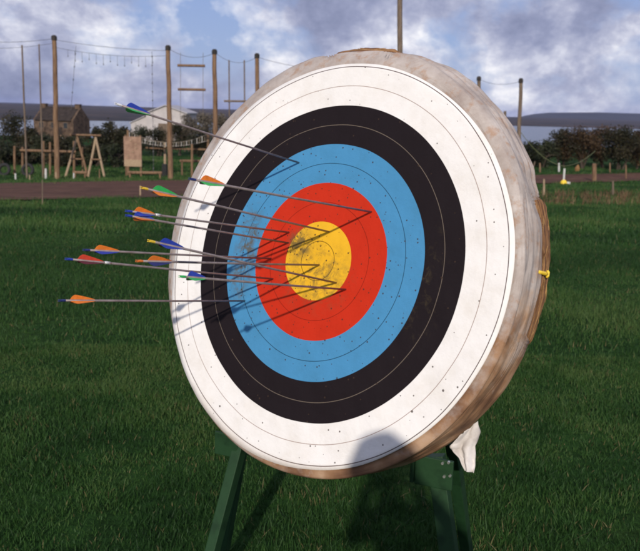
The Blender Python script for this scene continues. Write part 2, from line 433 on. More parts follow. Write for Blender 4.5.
# ------------------------------------------------------------------ trees and bushes
LEAF = {'dark': leafmat('dark_foliage', [(0, (.012, .014, .006)), (.5, (.024, .024, .010)), (1, (.052, .040, .018))], .15),
        'brown': leafmat('russet_foliage', [(0, (.018, .014, .007)), (.5, (.044, .028, .012)), (1, (.095, .052, .022))], .15),
        'olive': leafmat('olive_foliage', [(0, (.014, .019, .009)), (.5, (.025, .032, .014)), (1, (.05, .052, .025))], .15),
        'scrub': leafmat('bare_scrub', [(0, (.05, .042, .032)), (.5, (.11, .092, .068)), (1, (.21, .18, .14))], .1)}
def bush(px, top_py, wpx, Y, leaf, label, group, trunk_h=.25, nleaf=1500, lsz=.17, name='shrub', cat='shrub'):
    b = base(px, Y); topz = at(px, top_py, Y).z; H = topz - b.z; W = wpx * Y / FPX / 2 * 1.1
    root = empty(name, b, label, cat, group)
    m = MB(); crown_c = V((b.x, b.y, b.z + H * (trunk_h + (1 - trunk_h) / 2)))
    ntr = random.choice([2, 3])
    for k in range(ntr):
        a = random.uniform(0, 6.28); x0 = b + V((math.cos(a) * .25 * W * .5, math.sin(a) * .2, 0)) - V((0, 0, .1))
        tip = crown_c + V((random.uniform(-.55, .55) * W, random.uniform(-.3, .3) * W, random.uniform(-.05, .3) * H))
        midp = x0.lerp(tip, .5) + V((random.uniform(-.2, .2), random.uniform(-.2, .2), .15 * H))
        m.tube([x0, x0.lerp(midp, .5) + V((random.uniform(-.1, .1), 0, 0)), midp, tip], [.11, .085, .06, .02], 6)
        for j in range(4):
            st = midp.lerp(tip, random.uniform(0, .8)); en = st + V((random.uniform(-.6, .6) * W, random.uniform(-.5, .5) * W, random.uniform(.02, .25) * H))
            m.tube([st, st.lerp(en, .5) + V((0, 0, .1)), en], [.045, .03, .01], 5)
    m.build('trunk', M['trunk'], root)
    nb = 22; cs = []; 
    for _ in range(nb):
        t = random.uniform(0, 6.28); rr = random.uniform(.0, .75)
        cs.append((math.cos(t) * rr * W, math.sin(t) * rr * W * .8, random.uniform(-.72, .72) * (1 - .45 * rr) * H * (1 - trunk_h) / 2))
    cs.append((0, 0, .62 * H * (1 - trunk_h) / 2))
    cs = np.array(cs); br = rng.uniform(.26, .46, len(cs)) * min(W, H * (1 - trunk_h) / 1.7)
    idx = rng.integers(0, len(cs), nleaf); d = rng.normal(size=(nleaf, 3)); d /= np.linalg.norm(d, axis=1)[:, None]
    P = cs[idx] + d * (br[idx] * rng.random(nleaf) ** .45)[:, None]
    # stray twigs of leaves outside
    st = rng.random(nleaf) < .09; P[st] *= rng.uniform(1.0, 1.25, (st.sum(), 1))
    P = P + np.array(crown_c); P[:, 2] = np.maximum(P[:, 2], b.z + .03); P[:, 2] = np.minimum(P[:, 2], topz + .12)
    A = rng.normal(size=(nleaf, 3)); A /= np.linalg.norm(A, axis=1)[:, None]; B = np.cross(A, rng.normal(size=(nleaf, 3))); B /= np.linalg.norm(B, axis=1)[:, None]
    s = (lsz * rng.uniform(.5, 1.2, nleaf))[:, None]
    co_ = np.stack([P - A * s, P + B * s * .5, P + A * s, P - B * s * .5], 1) - np.array(b)
    tone = np.clip(rng.random(len(cs))[idx] * .55 + rng.normal(.25, .16, nleaf), 0, 1)
    c = npmesh('crown', co_, [(0, 1, 2, 3)], LEAF[leaf], tone); c.parent = root
    return root

right = [(500, 146, 30, 76, 'olive'), (514, 143, 32, 77, 'olive'), (529, 141, 32, 78, 'dark'), (544, 139, 34, 76, 'olive'), (561, 127.5, 44, 78, 'dark'),
         (580, 125, 46, 77, 'brown'), (600, 123.5, 48, 78, 'brown'), (620, 126, 44, 76, 'dark'), (638, 128, 40, 78, 'brown'), (655, 125, 46, 77, 'dark'), (677, 127, 46, 78, 'brown')]
rl = ['low olive shrub against the rim of the target, left end of the shelter belt', 'low olive shrub under the leaning pole top by the bay water', 'low dark shrub right of the leaning pole below the bay water', 'olive shrub where the shelter belt steps up, under the open water',
      'tall dark tree at the left shoulder of the high shelter belt', 'russet tree rising behind the yellow footed post', 'tallest russet tree in the middle of the high shelter belt', 'dark tree with a dipped crown between two russet ones',
      'narrow russet tree at the right edge of the photo', 'dark tree just past the right edge of the belt', 'russet tree ending the belt outside the right edge']
for a, l in zip(right, rl):
    bush(*a, l, 'wind pruned trees and shrubs of the shelter belt', .10 if a[1] < 132 else .03, 6500 if a[1] < 132 else 3500, .105, 'windswept_tree' if a[1] < 132 else 'shrub', 'tree' if a[1] < 132 else 'shrub')
left = [(-4, 130, 26, 84, 'dark', 'dark shrub cut by the left edge of the photo'), (17, 111, 34, 92, 'dark', 'tall dark tree left of the stone house'),
        (33, 126, 20, 88, 'dark', 'dark shrub in front of the lit gable of the stone house'), (46, 131, 22, 86, 'olive', 'low shrub under the left half of the stone house roof'),
        (61, 133, 22, 84, 'dark', 'low dark shrub below the person in white'), (77, 133, 20, 86, 'olive', 'low shrub at the right corner of the stone house'),
        (97, 124, 26, 84, 'dark', 'dark bush behind the right timber A-frame'), (112, 117, 26, 86, 'dark', 'tallest dark bush just left of the climbing board'),
        (125, 123, 20, 84, 'dark', 'dark bush right behind the climbing board'), (141, 125, 26, 88, 'olive', 'bush in front of the low wing of the pale barn'),
        (159, 126, 26, 86, 'dark', 'dark bush below the pale barn gable beside the second tall pole'), (179, 122, 24, 88, 'dark', 'bush below the right corner of the pale barn'),
        (187, 112, 26, 96, 'scrub', 'greyish bare scrub right of the pale barn'), (203, 109, 30, 96, 'scrub', 'greyish bare scrub left of the third tall pole'), (221, 110, 30, 96, 'scrub', 'greyish bare scrub right of the third tall pole'),
        (239, 111, 30, 96, 'scrub', 'greyish bare scrub touching the rim of the target'), (198, 130, 28, 84, 'dark', 'dark bush behind the rope bridge'), (222, 132, 30, 84, 'olive', 'dark olive bush beside the rim of the target behind the bridge end')]
low = ['low dark undergrowth behind the left tyre', 'low undergrowth behind the left end of the balance beam', 'low undergrowth behind the balance beam, left of the first thick pole', 'low undergrowth right behind the first thick pole',
       'low undergrowth behind the left A-frame', 'low undergrowth seen through the right A-frame', 'low undergrowth left of the climbing board']
for k, lb in enumerate(low): left.append((2 + 19 * k, 141 + (k * 5) % 4, 30, 83 + (k % 3), 'dark' if k % 2 else 'olive', lb))
for px, tp, wp, Y, lf, lb in left:
    if px < 130: Y -= 15; wp *= 1.15
    bush(px, tp, wp, Y, lf, lb, 'bushes behind the ropes course', .02, 3800, .11)

# ------------------------------------------------------------------ buildings
def house():
    Y = 128; b = base(54, Y); b.z -= .3
    r = empty('stone_house', b, 'brown stone house with dark roof behind the first tall pole', 'house')
    ang = rad(-14); ex = V((math.cos(ang), math.sin(ang), 0)); ey = V((-ex.y, ex.x, 0)); ez = V((0, 0, 1))
    eave = at(54, 119.5, Y).z; rd = at(54, 107.3, Y).z; Lh, Dh = 7.2, 5.0
    O = b + ey * Dh / 2
    def P(x, y, z): return O + ex * x + ey * y + V((0, 0, z - b.z))
    m = MB()
    for sgn in (-1, 1):
        x = sgn * Lh / 2; off = ex * (-sgn * .35)
        m.prism([P(x, -Dh / 2, b.z), P(x, Dh / 2, b.z), P(x, Dh / 2, eave), P(x, 0, rd + .12), P(x, -Dh / 2, eave)], off)
    m.box(P(0, -Dh / 2 + .2, (b.z + eave) / 2), ex * (Lh - .72), ey * .4, ez * (eave - b.z)); m.box(P(0, Dh / 2 - .2, (b.z + eave) / 2), ex * (Lh - .72), ey * .4, ez * (eave - b.z))
    m.build('wall', M['stone'], r)
    m = MB()
    for sgn in (-1, 1):
        a0, a1 = P(-Lh / 2 + .34, sgn * (Dh / 2 + .25), eave - .18), P(-Lh / 2 + .34, 0, rd); e2 = ex * (Lh - .68)
        m.prism([a0, a1, a1 + V((0, 0, .14)), a0 + V((0, 0, .14))], e2)
    rf = m.build('roof', M['roof'], r)
    for sx in (-1, 1):
        c = MB().box(P(sx * (Lh / 2 - .5), 0, rd + .1), ex * .8, ey * .7, ez * .8); c.box(P(sx * (Lh / 2 - .5), 0, rd + .55), ex * .9, ey * .8, ez * .1)
        c.build('chimney', M['stone'], rf)
    for x in (-2.2, 0, 2.2):
        wd = MB().box(P(x, -Dh / 2 - .01, eave - .9), ex * .8, ey * .06, ez * 1.0).build('window', M['pole_grey'], r)
        MB().box(P(x, -Dh / 2 - .045, eave - .9), ex * .66, ey * .03, ez * .86).build('pane', M['glass'], wd)
    dr = MB().box(P(1.1, -Dh / 2 - .01, b.z + 1.25), ex * .9, ey * .06, ez * 1.9).build('door', M['roof'], r)
house()
def barn():
    Y = 122; b = base(158, Y); b.z -= .2
    r = empty('pale_barn', b, 'pale low barn with a shallow gable behind the second tall pole', 'barn')
    x0, x1 = at(146, 120, Y).x, at(186, 120, Y).x; xm = at(165.5, 120, Y).x; e0 = at(146, 113.2, Y).z; e1 = at(186, 113.2, Y).z; rd = at(165.5, 105.6, Y).z
    m = MB(); m.prism([(x0, Y, b.z), (x1, Y, b.z), (x1, Y, e1), (xm, Y, rd), (x0, Y, e0)], (0, 10, 0)); m.build('wall', M['pale_wall'], r)
    m = MB()
    for (xa, ea) in ((x0 - .25, e0 - .1), (x1 + .25, e1 - .1)):
        m.prism([(xa, Y - .3, ea), (xm, Y - .3, rd + .004), (xm, Y - .3, rd + .15), (xa, Y - .3, ea + .15)], (0, 10.6, 0))
    m.build('roof', M['pale_roof'], r)
    x2 = at(130, 120, Y).x; z2 = at(130, 123.5, Y).z; z3 = at(145, 116.5, Y).z
    m = MB(); m.prism([(x2, Y + .5, b.z), (x0 - .003, Y + .5, b.z), (x0 - .003, Y + .5, z3), (x2, Y + .5, z2)], (0, 8, 0)); m.build('wing', M['pale_wall'], r)
    m = MB(); m.prism([(x2 - .2, Y + .3, z2 + .004), (x0 - .26, Y + .3, z3 + .004), (x0 - .26, Y + .3, z3 + .14), (x2 - .2, Y + .3, z2 + .12)], (0, 8.4, 0)); m.build('wing_roof', M['pale_roof'], r)
    dw = (x0 + x1) / 2
    MB().box((dw, Y - .03, b.z + 1.5), (2.4, 0, 0), (0, .08, 0), (0, 0, 3)).build('door', M['pole_grey'], r)
barn()

# ------------------------------------------------------------------ ropes course
TALL = 'tall poles of the ropes course'
def pole(px, top, Y, r, label, group=TALL, name='wooden_pole', mat='pole', topx=None, cap=True, cat='pole'):
    b = base(px, Y); t = at(topx if topx is not None else px, top, Y)
    o = empty(name, b, label, cat, group)
    n = 7; pts = [b.lerp(t, k / n) + V((random.uniform(-.2, .2) * r, 0, 0)) * (0 < k < n) for k in range(n + 1)]; pts[0] = pts[0] - V((0, 0, .3))
    MB().tube(pts, [r * (1.08 - .2 * k / n) for k in range(n + 1)], 12).build('post', M[mat], o, smooth=False)
    if cap:
        MB().tube([t - V((0, 0, .26)), t - V((0, 0, .04)), t + V((0, 0, .06))], [r * 1.12, r * 1.14, r * .7], 12).build('cap', M['cap'], o)
    return o, b, t
Yc = 53
pole(57, 36, Yc, .165, 'brown wooden pole, leftmost of the thick tall ones, in front of the stone house', topx=54)
pole(170.5, 46, Yc, .165, 'brown wooden pole in front of the pale barn', topx=168)
pole(215.5, 50, Yc, .16, 'brown wooden pole between the two log ladder rungs and the trapeze bar', topx=214.5)
pole(258, 54, Yc, .15, 'brown wooden pole whose foot hides behind the upper left rim of the target', topx=257)
pole(401, -14, 50, .175, 'tallest grey brown pole, rising over the top of the target out of the photo', topx=400, mat='pole_grey')
pole(480, 77, 60, .15, 'grey pole stub showing over the upper right rim of the target', topx=479, mat='pole_grey', cap=True)
pole(505.5, 111, 60, .12, 'shortest pole stub showing beside the rim of the target near the bay', topx=505, mat='pole_grey', cap=False)
pole(517.3, 79, 55, .14, 'right leaning pole standing free of the target in front of the bay', topx=521, mat='pole_grey', cap=True)
pole(27, 45, Yc, .06, 'thin dark pole, left of the two slender ones by the left edge', 'slender poles left of the first thick pole', 'thin_pole', 'pole_grey', 22, False)
pole(43, 44, Yc, .05, 'thin dark pole, right of the two slender ones, nearest the first thick pole', 'slender poles left of the first thick pole', 'thin_pole', 'pole_grey', 39, False)

def line(name, a, b, sag, r, mat, label, cat, group=None, n=14):
    a, b = V(a), V(b); pts = []
    for k in range(n + 1):
        t = k / n; p = a.lerp(b, t); p.z -= sag * 4 * t * (1 - t); pts.append(p)
    o = MB().tube(pts, r, 5).build(name, M[mat], origin=a); return tag(o, label, cat, group), pts
G1 = 'steel cables of the ropes course'
line('cable', at(-60, 36, Yc), at(54, 38.5, Yc), .3, .014, 'cable', 'upper cable running from the left edge to the first thick pole', 'cable', G1)
line('cable', at(-60, 44, Yc), at(54, 43, Yc), .3, .012, 'cable', 'lower cable running from the left edge to the first thick pole', 'cable', G1)
line('cable', at(54, 39.5, Yc), at(168, 50.5, Yc), .15, .014, 'cable', 'upper cable between the first and second thick poles', 'cable', G1)
_, wp = line('cable', at(54, 47, Yc), at(168, 55.5, Yc), .25, .013, 'cable', 'lower cable carrying the dangling cords between the first two thick poles', 'cable', G1)
line('cable', at(168, 48, Yc), at(214.5, 53, Yc), .42, .013, 'cable', 'cable over the two hanging log rungs', 'cable', G1)
line('cable', at(214.5, 52, Yc), at(257, 57, Yc), .5, .013, 'cable', 'sagging cable over the trapeze bar', 'cable', G1)
line('cable', at(257, 57, Yc), at(400, 62, 50), .6, .013, 'cable', 'cable going from the fourth thick pole behind the top of the target', 'cable', G1)
line('cable', at(479, 79, 60), at(521, 81, 55), .3, .011, 'cable', 'cable between the pole stub and the leaning pole on the right', 'cable', G1)
G2 = 'short cords dangling from the lower cable'
for k in range(13):
    t = .12 + .062 * k; a = V(wp[0]).lerp(V(wp[-1]), t); a.z = a.z - .25 * 4 * t * (1 - t)
    ln = .35 + .28 * math.sin(k * 2.1) ** 2
    m = MB().tube([a, a - V((0, 0, ln))], .010, 5); m.tube([a - V((0, 0, ln)), a - V((0, 0, ln + .10))], [.03, .022], 6)
    tag(m.build('dangling_cord', M['cable'], origin=a), 'short dark weighted cord dangling from the lower cable left of the barn pole', 'cord', G2)
def hang(px0, py0, px1, py1, label, knots=10, Y=Yc, r=.013, group='long hanging ropes'):
    a, b = at(px0, py0, Y), at(px1, py1, Y); m = MB().tube([a, a.lerp(b, .5), b], r, 5)
    for k in range(knots):
        c = a.lerp(b, (k + .6) / knots); m.tube([c - V((0, 0, .06)), c, c + V((0, 0, .06))], [.02, .045, .02], 6)
    tag(m.build('hanging_rope', M['cable'], origin=a), label, 'rope', group)
hang(152, 51, 153.5, 172, 'long knotted rope hanging just left of the pole before the barn', 14)
hang(76, 46, 71, 110, 'thin slanting rope hanging right of the first thick pole', 5)
# hanging ladder: two log rungs on ropes, one thing
a = at(180, 53, Yc); lad = empty('log_ladder', a, 'hanging ladder of two pale logs on ropes between the second and third poles', 'ladder')
for i, (x0, x1, y) in enumerate(((177.5, 205, 65.3), (178, 205.5, 89.2))):
    MB().tube([at(x0, y, Yc - .3), at(x1, y + .5, Yc - .3)], .085, 8).build('rung', M['pole'], lad)
for x in (180.5, 203):
    MB().tube([at(x, 52.5, Yc - .3), at(x, 120, Yc - .3)], .014, 5).build('rope', M['rope'], lad)
a = at(229, 57, Yc); tz = empty('trapeze', a, 'trapeze of two thin uprights and a cross bar right of the third pole', 'trapeze')
for x in (229, 244.3): MB().tube([at(x, 60, Yc), at(x + .4, 116, Yc)], .045, 6).build('upright', M['pole_grey'], tz)
MB().tube([at(224, 101, Yc - .15), at(250, 101.3, Yc - .15)], .07, 7).build('bar', M['pole_grey'], tz)

# low course
def beam_frame():
    Y = 57; b = base(45, Y)
    r = empty('balance_beam', b, 'long pale balance beam on posts beside the first thick pole', 'balance beam')
    MB().tube([at(20, 150.2, Y), at(76, 151.8, Y)], .09, 8).build('beam', M['pole'], r)
    for px, t in ((14.5, 146), (22.5, 147), (43.5, 141), (50, 142), (74, 141)):
        p = base(px, Y + .25); MB().tube([p - V((0, 0, .2)), at(px, t, Y + .25)], .085, 8).build('post', M['pole'], r)
beam_frame()
def aframe(px, top, l, rr, label, Y, fore):
    a = at(px, top, Y); r = empty('timber_a_frame', base(px, Y), label, 'climbing frame', 'timber A-frames of the low course')
    L1, R1 = base(l, Y - .4), base(rr, Y - .4)
    MB().tube([L1, a], .085, 8).build('leg', M['fresh_wood'], r); MB().tube([R1, a + V((0, -.12, 0))], .085, 8).build('leg', M['fresh_wood' if fore else 'pole'], r)
    q = .45; MB().tube([L1.lerp(a, q) + V((0, -.1, 0)), R1.lerp(a, q) + V((0, -.2, 0))], .05, 6).build('crossbar', M['pole'], r)
    return a
A1 = aframe(77.5, 136.5, 65.5, 88, 'left timber A-frame with one pale leg under the stone house corner', 56, False)
A2 = aframe(96, 137, 88, 104.5, 'right timber A-frame with two pale legs in front of the dark bush', 56, True)
tag(MB().tube([A1 + V((-.5, -.1, .12)), A2 + V((.4, -.1, .12))], .07, 8).build('ridge_log', M['pole'], origin=A1), 'horizontal log resting over the two timber A-frames', 'log')
def board():
    Y = 58; b = base(132.5, Y); r = empty('climbing_board', b, 'tall reddish brown climbing board standing before the dark bushes', 'climbing wall')
    x0, x1 = at(124, 150, Y).x, at(141.5, 150, Y).x; zt = at(132, 136.5, Y).z; zb = at(132, 166.5, Y).z
    MB().box(((x0 + x1) / 2, Y, (zt + zb) / 2 + .25), (x1 - x0, 0, 0), (0, .08, 0), (0, 0, zt - zb - .5)).build('panel', M['board'], r)
    MB().box(((x0 + x1) / 2, Y - .01, zb + .26), (x1 - x0, 0, 0), (0, .09, 0), (0, 0, .5)).build('kick_board', M['fresh_wood'], r)
    for x in (x0 + .1, x1 - .1): MB().tube([(x, Y + .12, b.z - .2), (x, Y + .12, zt + .1)], .07, 8).build('post', M['pole'], r)
    for i in range(5): MB().box(((x0 + x1) / 2 + random.uniform(-.4, .4), Y - .07, zb + .8 + i * .28), (.12, 0, 0), (0, .06, 0), (0, 0, .07)).build('hold', M['fresh_wood'], r)
board()
def bridge():
    Y = 60; r = empty('rope_bridge', base(175, Y), 'sagging rope bridge with white slats in front of the barn bushes', 'rope bridge')
    def rail(y0, y1, sag, rr, mat, nm, dy=0):
        a, b = at(128, y0, Y + dy), at(208, y1, Y + dy); pts = [a.lerp(b, k / 16) - V((0, 0, sag * 4 * (k / 16) * (1 - k / 16))) for k in range(17)]
        MB().tube(pts, rr, 5).build(nm, M[mat], r); return pts
    for dy in (-.35, .35):
        top = rail(131, 134, .75, .025, 'rope', 'hand_rope', dy); low = rail(138, 140.5, .5, .03, 'rope', 'foot_rope', dy)
    m = MB()
    a, b = at(128, 138, Y), at(208, 140.5, Y)
    for k in range(1, 31):
        t = k / 31; p = a.lerp(b, t) - V((0, 0, .5 * 4 * t * (1 - t)))
        pt = at(128, 131, Y - .35).lerp(at(208, 134, Y - .35), t) - V((0, 0, .75 * 4 * t * (1 - t)))
        MB().box(p, (.12, 0, 0), (0, .8, 0), (0, 0, .035)).build('slat', M['slat'], r)
        MB().box((p + pt) / 2 + V((0, -.36, 0)), (.05, 0, 0), (0, .02, 0), (.0, 0, max(.1, (pt - p).z))).build('side_cord', M['slat'] if k % 2 else M['rope'], r)
    for px, t in ((128, 130), (208, 133)):
        p = base(px, Y); MB().tube([p, at(px, t, Y)], .1, 8).build('post', M['pole'], r)
    MB().box(at(176, 148.5, Y + .1), (4.6, 0, 0), (0, .12, 0), (0, 0, .12)).build('beam', M['pole'], r)
bridge()
POST = 'short posts standing around the ropes course'
def post(px, top, bot, r, mat, label, group=POST, Y=None, name='post', topx=None, foot=None, cat='post'):
    p = hit(px, bot) if Y is None else base(px, Y); p.z = ground_z(p.x, p.y); t = at(topx if topx is not None else px, top, p.y)
    o = MB().tube([p - V((0, 0, .1)), p.lerp(t, .5), t], [r * 1.05, r, r * .92], 8).build(name, M[mat], origin=p); return tag(o, label, cat, group)
post(140.3, 185.5, 197, .035, 'fresh_wood', 'pale stake standing in the earth track below the climbing board')
post(42.5, 180, 205, .02, 'pole_grey', 'thin dark stake at the near edge of the earth track')
post(15.5, 173.5, 179.5, .06, 'white', 'small white post near the left edge by the tyres')
post(29.7, 175, 180, .045, 'fresh_wood', 'small pale post right of the tyres')
post(45.8, 168.5, 179, .075, 'white', 'white post just left of the foot of the first thick pole')
post(56, 172, 179, .06, 'fresh_wood', 'low pale block at the foot of the first thick pole')
post(73.8, 173, 179.5, .05, 'white', 'small white post at the left end of the low log')
post(99.5, 169, 179, .04, 'pole', 'thin brown post below the right A-frame')
post(165, 142.5, 168, .10, 'fresh_wood', 'pale upright post under the rope bridge left of the second thick pole', Y=61)
post(192, 144, 172, .09, 'pole', 'brown upright post of the low rail right of the second thick pole', Y=57)
post(164.6, 164, 168.5, .22, 'tyre', 'dark tub at the foot of the pale upright post', Y=59, name='tub', cat='tub')
post(82.5, 147, 170, .05, 'pole', 'thin post between the two A-frames', Y=60)
def lowlog(x0, x1, y, Y, label, name='low_log'):
    r = empty(name, base((x0 + x1) / 2, Y), label, 'log', 'low logs on short legs')
    MB().tube([at(x0, y, Y), at(x1, y + .4, Y)], .10, 8).build('log', M['pole'], r)
    for px in (x0 + 2, x1 - 2): MB().tube([base(px, Y) - V((0, 0, .1)), at(px, y, Y)], .07, 6).build('leg', M['pole'], r)
lowlog(73, 87, 172.3, 54, 'low log bench right of the first thick pole')
lowlog(128, 162, 172.5, 54, 'long low log between the climbing board and the second thick pole')
lowlog(180, 212, 160.8, 60, 'low rail right of the second thick pole')
def tyre(px, Y, label):
    b = base(px, Y); m = MB(); n, k = 20, 8; vs = []
    for i in range(n):
        a = 2 * math.pi * i / n
        for j in range(k):
            q = 2 * math.pi * j / k; rr = .36 + .12 * math.cos(q)
            vs.append((b.x + rr * math.cos(a), b.y + .13 * math.sin(q) + .12 * math.sin(a), b.z + .42 + rr * math.sin(a)))
    m.add(vs, [(i * k + j, i * k + (j + 1) % k, ((i + 1) % n) * k + (j + 1) % k, ((i + 1) % n) * k + j) for i in range(n) for j in range(k)])
    tag(m.build('tyre', M['tyre'], origin=b, smooth=True), label, 'tyre', 'old tyres standing in the grass')
tyre(4.5, 56, 'old black tyre standing at the left edge of the photo')
tyre(28, 56, 'old black tyre standing at the foot of the left slender pole')

# fence posts and things on the right
FP = 'fence posts on the right beyond the target'
post(594.3, 163.5, 181.5, .17, 'pole', 'thickest brown fence post on the right, before the earth track', FP, name='fence_post')
post(610, 163, 173, .07, 'pole', 'brown fence post right of the thickest one, at the far side of the track', FP, name='fence_post')
post(626, 165, 179.5, .06, 'pole', 'brown fence post near the right edge, standing in the track', FP, name='fence_post')
post(613, 181, 196.5, .055, 'pole_grey', 'grey stake standing alone among the dead weeds', FP, name='fence_post')
post(540, 163, 173, .08, 'pole', 'brown fence post on the far side of the track, closest to the target', FP, name='fence_post')
post(544, 179, 197, .05, 'fresh_wood', 'pale stake close beside the target rim in the weeds', FP, name='fence_post')
post(532, 161.5, 171, .06, 'pole_grey', 'leaning stake just right of the target rim under the green rope', FP, name='fence_post', topx=535)
post(559, 163, 172.5, .085, 'white', 'white post on the far side of the track left of the yellow footed post', FP, name='fence_post')
post(648, 163, 176, .07, 'pole', 'fence post past the right edge', FP, name='fence_post')
p = hit(563.5, 184); p.z = ground_z(p.x, p.y)
r = empty('marker_post', p, 'white marker post with a yellow foot on the near side of the track', 'marker post')
MB().tube([p, at(564.5, 168.5, p.y)], .075, 10).build('post', M['white'], r)
MB().tube([p - V((0, 0, .05)), p + V((0, 0, .12)), p + V((0, 0, .3))], [.27, .25, .12], 12).build('foot', M['yellow'], r)
MB().box(p + V((.32, 0, .08)), (.28, 0, 0), (0, .2, 0), (0, 0, .16)).build('foot_block', M['white'], r)
p = base(577, 72); tag(MB().tube([p, p + V((0, 0, .3)), p + V((.05, 0, .62))], [.2, .24, .06], 10).build('sack', M['orange'], origin=p), 'small orange sack at the foot of the shelter belt', 'sack')
a, b_, c_ = at(520, 131, 55), at(563, 166, 57), at(595, 151, 66)
pts = []
for k in range(13):
    t = k / 12; pts.append(a.lerp(b_, t) - V((0, 0, .9 * 4 * t * (1 - t) * .5)))
for k in range(1, 11):
    t = k / 10; pts.append(b_.lerp(c_, t) - V((0, 0, .5 * 4 * t * (1 - t) * .6)))
tag(MB().tube(pts, .02, 5).build('slack_rope', M['green_rope'], origin=a), 'slack yellowish green rope drooping from the leaning pole to the shelter belt', 'rope')

# small person in white by the house
def skin_body(name, joints, edges, mat, parent=None, sub=2, origin=(0, 0, 0), root=0):
    me = bpy.data.meshes.new(name); og = V(origin)
    me.from_pydata([tuple(V(p) - og) for p, r in joints], edges, []); o = bpy.data.objects.new(name, me); COL.objects.link(o)
    o.location = og
    sk = o.modifiers.new('skin', 'SKIN'); sk.use_smooth_shade = True
    for i, (p, r) in enumerate(joints):
        rr = r if isinstance(r, tuple) else (r, r); me.skin_vertices[0].data[i].radius = rr
        me.skin_vertices[0].data[i].use_root = (i == root)
    o.modifiers.new('sub', 'SUBSURF').levels = sub; o.modifiers['sub'].render_levels = sub
    dg = bpy.context.evaluated_depsgraph_get(); me2 = bpy.data.meshes.new_from_object(o.evaluated_get(dg)); o.modifiers.clear(); o.data = me2; me2.name = name
    me2.materials.clear(); me2.materials.append(mat)
    if parent is not None: o.parent = parent; o.location = og - world_loc(parent)
    return o
M['skin'] = plain('skin', (.55, .33, .24), .5); M['denim'] = noisy('denim', (.03, .04, .07), (.05, .065, .11), 40); M['jacket'] = noisy('jacket', (.04, .05, .06), (.06, .07, .09), 30)
M['hair'] = noisy('hair', (.03, .02, .012), (.06, .04, .025), 60); M['shoe'] = noisy('boot', (.02, .015, .01), (.04, .03, .02), 40); M['black'] = noisy('black_plastic', (.012, .012, .012), (.02, .02, .02), 50, .4)
M['whitecloth'] = noisy('white_jacket', (.62, .62, .62), (.78, .78, .78), 20)
def figure(b, s, face, topm, legm, name_label, arms='down', lean=0.0):
    """b: feet centre, s: scale (1 = 1.76 m), face: +1 looks to +y"""
    def Q(x, y, z): return V(b) + V((x, y * face, z)) * s + V((-lean * max(0, z - 1.0) / .7, 0, 0))
    r = empty('person', b, name_label, 'person')
    J = [(Q(0, 0, 1.00), (.15, .11)), (Q(0, .01, 1.14), (.145, .10)), (Q(0, .0, 1.34), (.17, .12)), (Q(0, -.01, 1.46), (.10, .08)), (Q(0, .0, 1.53), .058), (Q(0, .015, 1.60), (.07, .085)), (Q(0, .02, 1.66), (.078, .095)), (Q(0, .01, 1.72), (.06, .075)),
         (Q(-.10, 0, .80), .085), (Q(-.12, .01, .50), .058), (Q(-.13, -.02, .09), .042), (Q(.10, 0, .80), .085), (Q(.12, .01, .50), .058), (Q(.13, -.02, .09), .042),
         (Q(-.19, -.01, 1.42), .06), (Q(.19, -.01, 1.42), .06)]
    E_ = [(0, 1), (1, 2), (2, 3), (3, 4), (4, 5), (5, 6), (6, 7), (0, 8), (8, 9), (9, 10), (0, 11), (11, 12), (12, 13), (3, 14), (3, 15)]
    hands = []
    for sg, root in ((-1, 14), (1, 15)):
        if arms == 'down': el, wr, hd = Q(sg * .25, -.02, 1.14), Q(sg * .24, .06, .90), Q(sg * .24, .08, .82)
        else: el, wr, hd = Q(sg * .23, .14, 1.30), Q(sg * .105, .17, 1.52), Q(sg * .085, .16, 1.58)
        i = len(J); J += [(el, .043), (wr, .028), (hd, (.036, .022))]; E_ += [(root, i), (i, i + 1), (i + 1, i + 2)]; hands.append((wr, hd, sg))
        up = (hd - wr).normalized(); 
        for q, (o_, l_) in enumerate(((-.03, .062), (-.01, .074), (.01, .07), (.03, .056))):
            side = V((0, face, 0)) if arms == 'down' else V((0, face * 1.0, 0))
            p0 = hd + side * o_ * s * .8 + up * .012 * s; k = len(J); bend = V((-sg, 0, 0)) * .018 * s
            J += [(p0 + up * .02 * s, .0085 * s), (p0 + up * l_ * .6 * s + bend * .5, .0078 * s), (p0 + up * l_ * s + bend * 1.6, .0065 * s)]; E_ += [(i + 2, k), (k, k + 1), (k + 1, k + 2)]
        k = len(J); J += [(hd + V((-sg * .012, face * .035, -.01)) * s, .011 * s), (hd + V((-sg * .03, face * .055, .02)) * s, .008 * s)]; E_ += [(i + 1, k), (k, k + 1)]
    J = [(p, tuple(x * s for x in rr) if isinstance(rr, tuple) and s != 1 else rr) for p, rr in J] if s != 1 else J
    bo = skin_body('body', J, E_, M['skin'], r, 2, b); bo.data.materials.append(topm); bo.data.materials.append(legm)
    hipz, neckz = Q(0, 0, .93).z, Q(0, 0, 1.50).z
    for p in bo.data.polygons:
        c = p.center + V(b); hand = min((c - h_[1]).length for h_ in hands) < .16 * s or min((c - h_[0]).length for h_ in hands) < .025 * s
        p.material_index = 0 if hand or (c.z > neckz and min((c - h_[0]).length for h_ in hands) > .02 and (c.xy - Q(0, 0, 1.6).xy).length < .13 * s) else (2 if c.z < hipz and min((c - h_[0]).length for h_ in hands) > .12 * s else 1)
    for sg in (-1, 1):
        MB().tube([Q(sg * .13, -.09, .04), Q(sg * .13, 0, .06), Q(sg * .135, .12, .04), Q(sg * .135, .18, .03)], [.035 * s, .052 * s, .045 * s, .028 * s], 10).build('shoe', M['shoe'], r, smooth=True)
    hs = []
    MB().tube([Q(0, -.035, 1.60), Q(0, -.035, 1.68), Q(0, -.01, 1.74), Q(0, .0, 1.80)], [.07 * s, .098 * s, .10 * s, .05 * s], 14).build('hair', M['hair'], r, smooth=True)
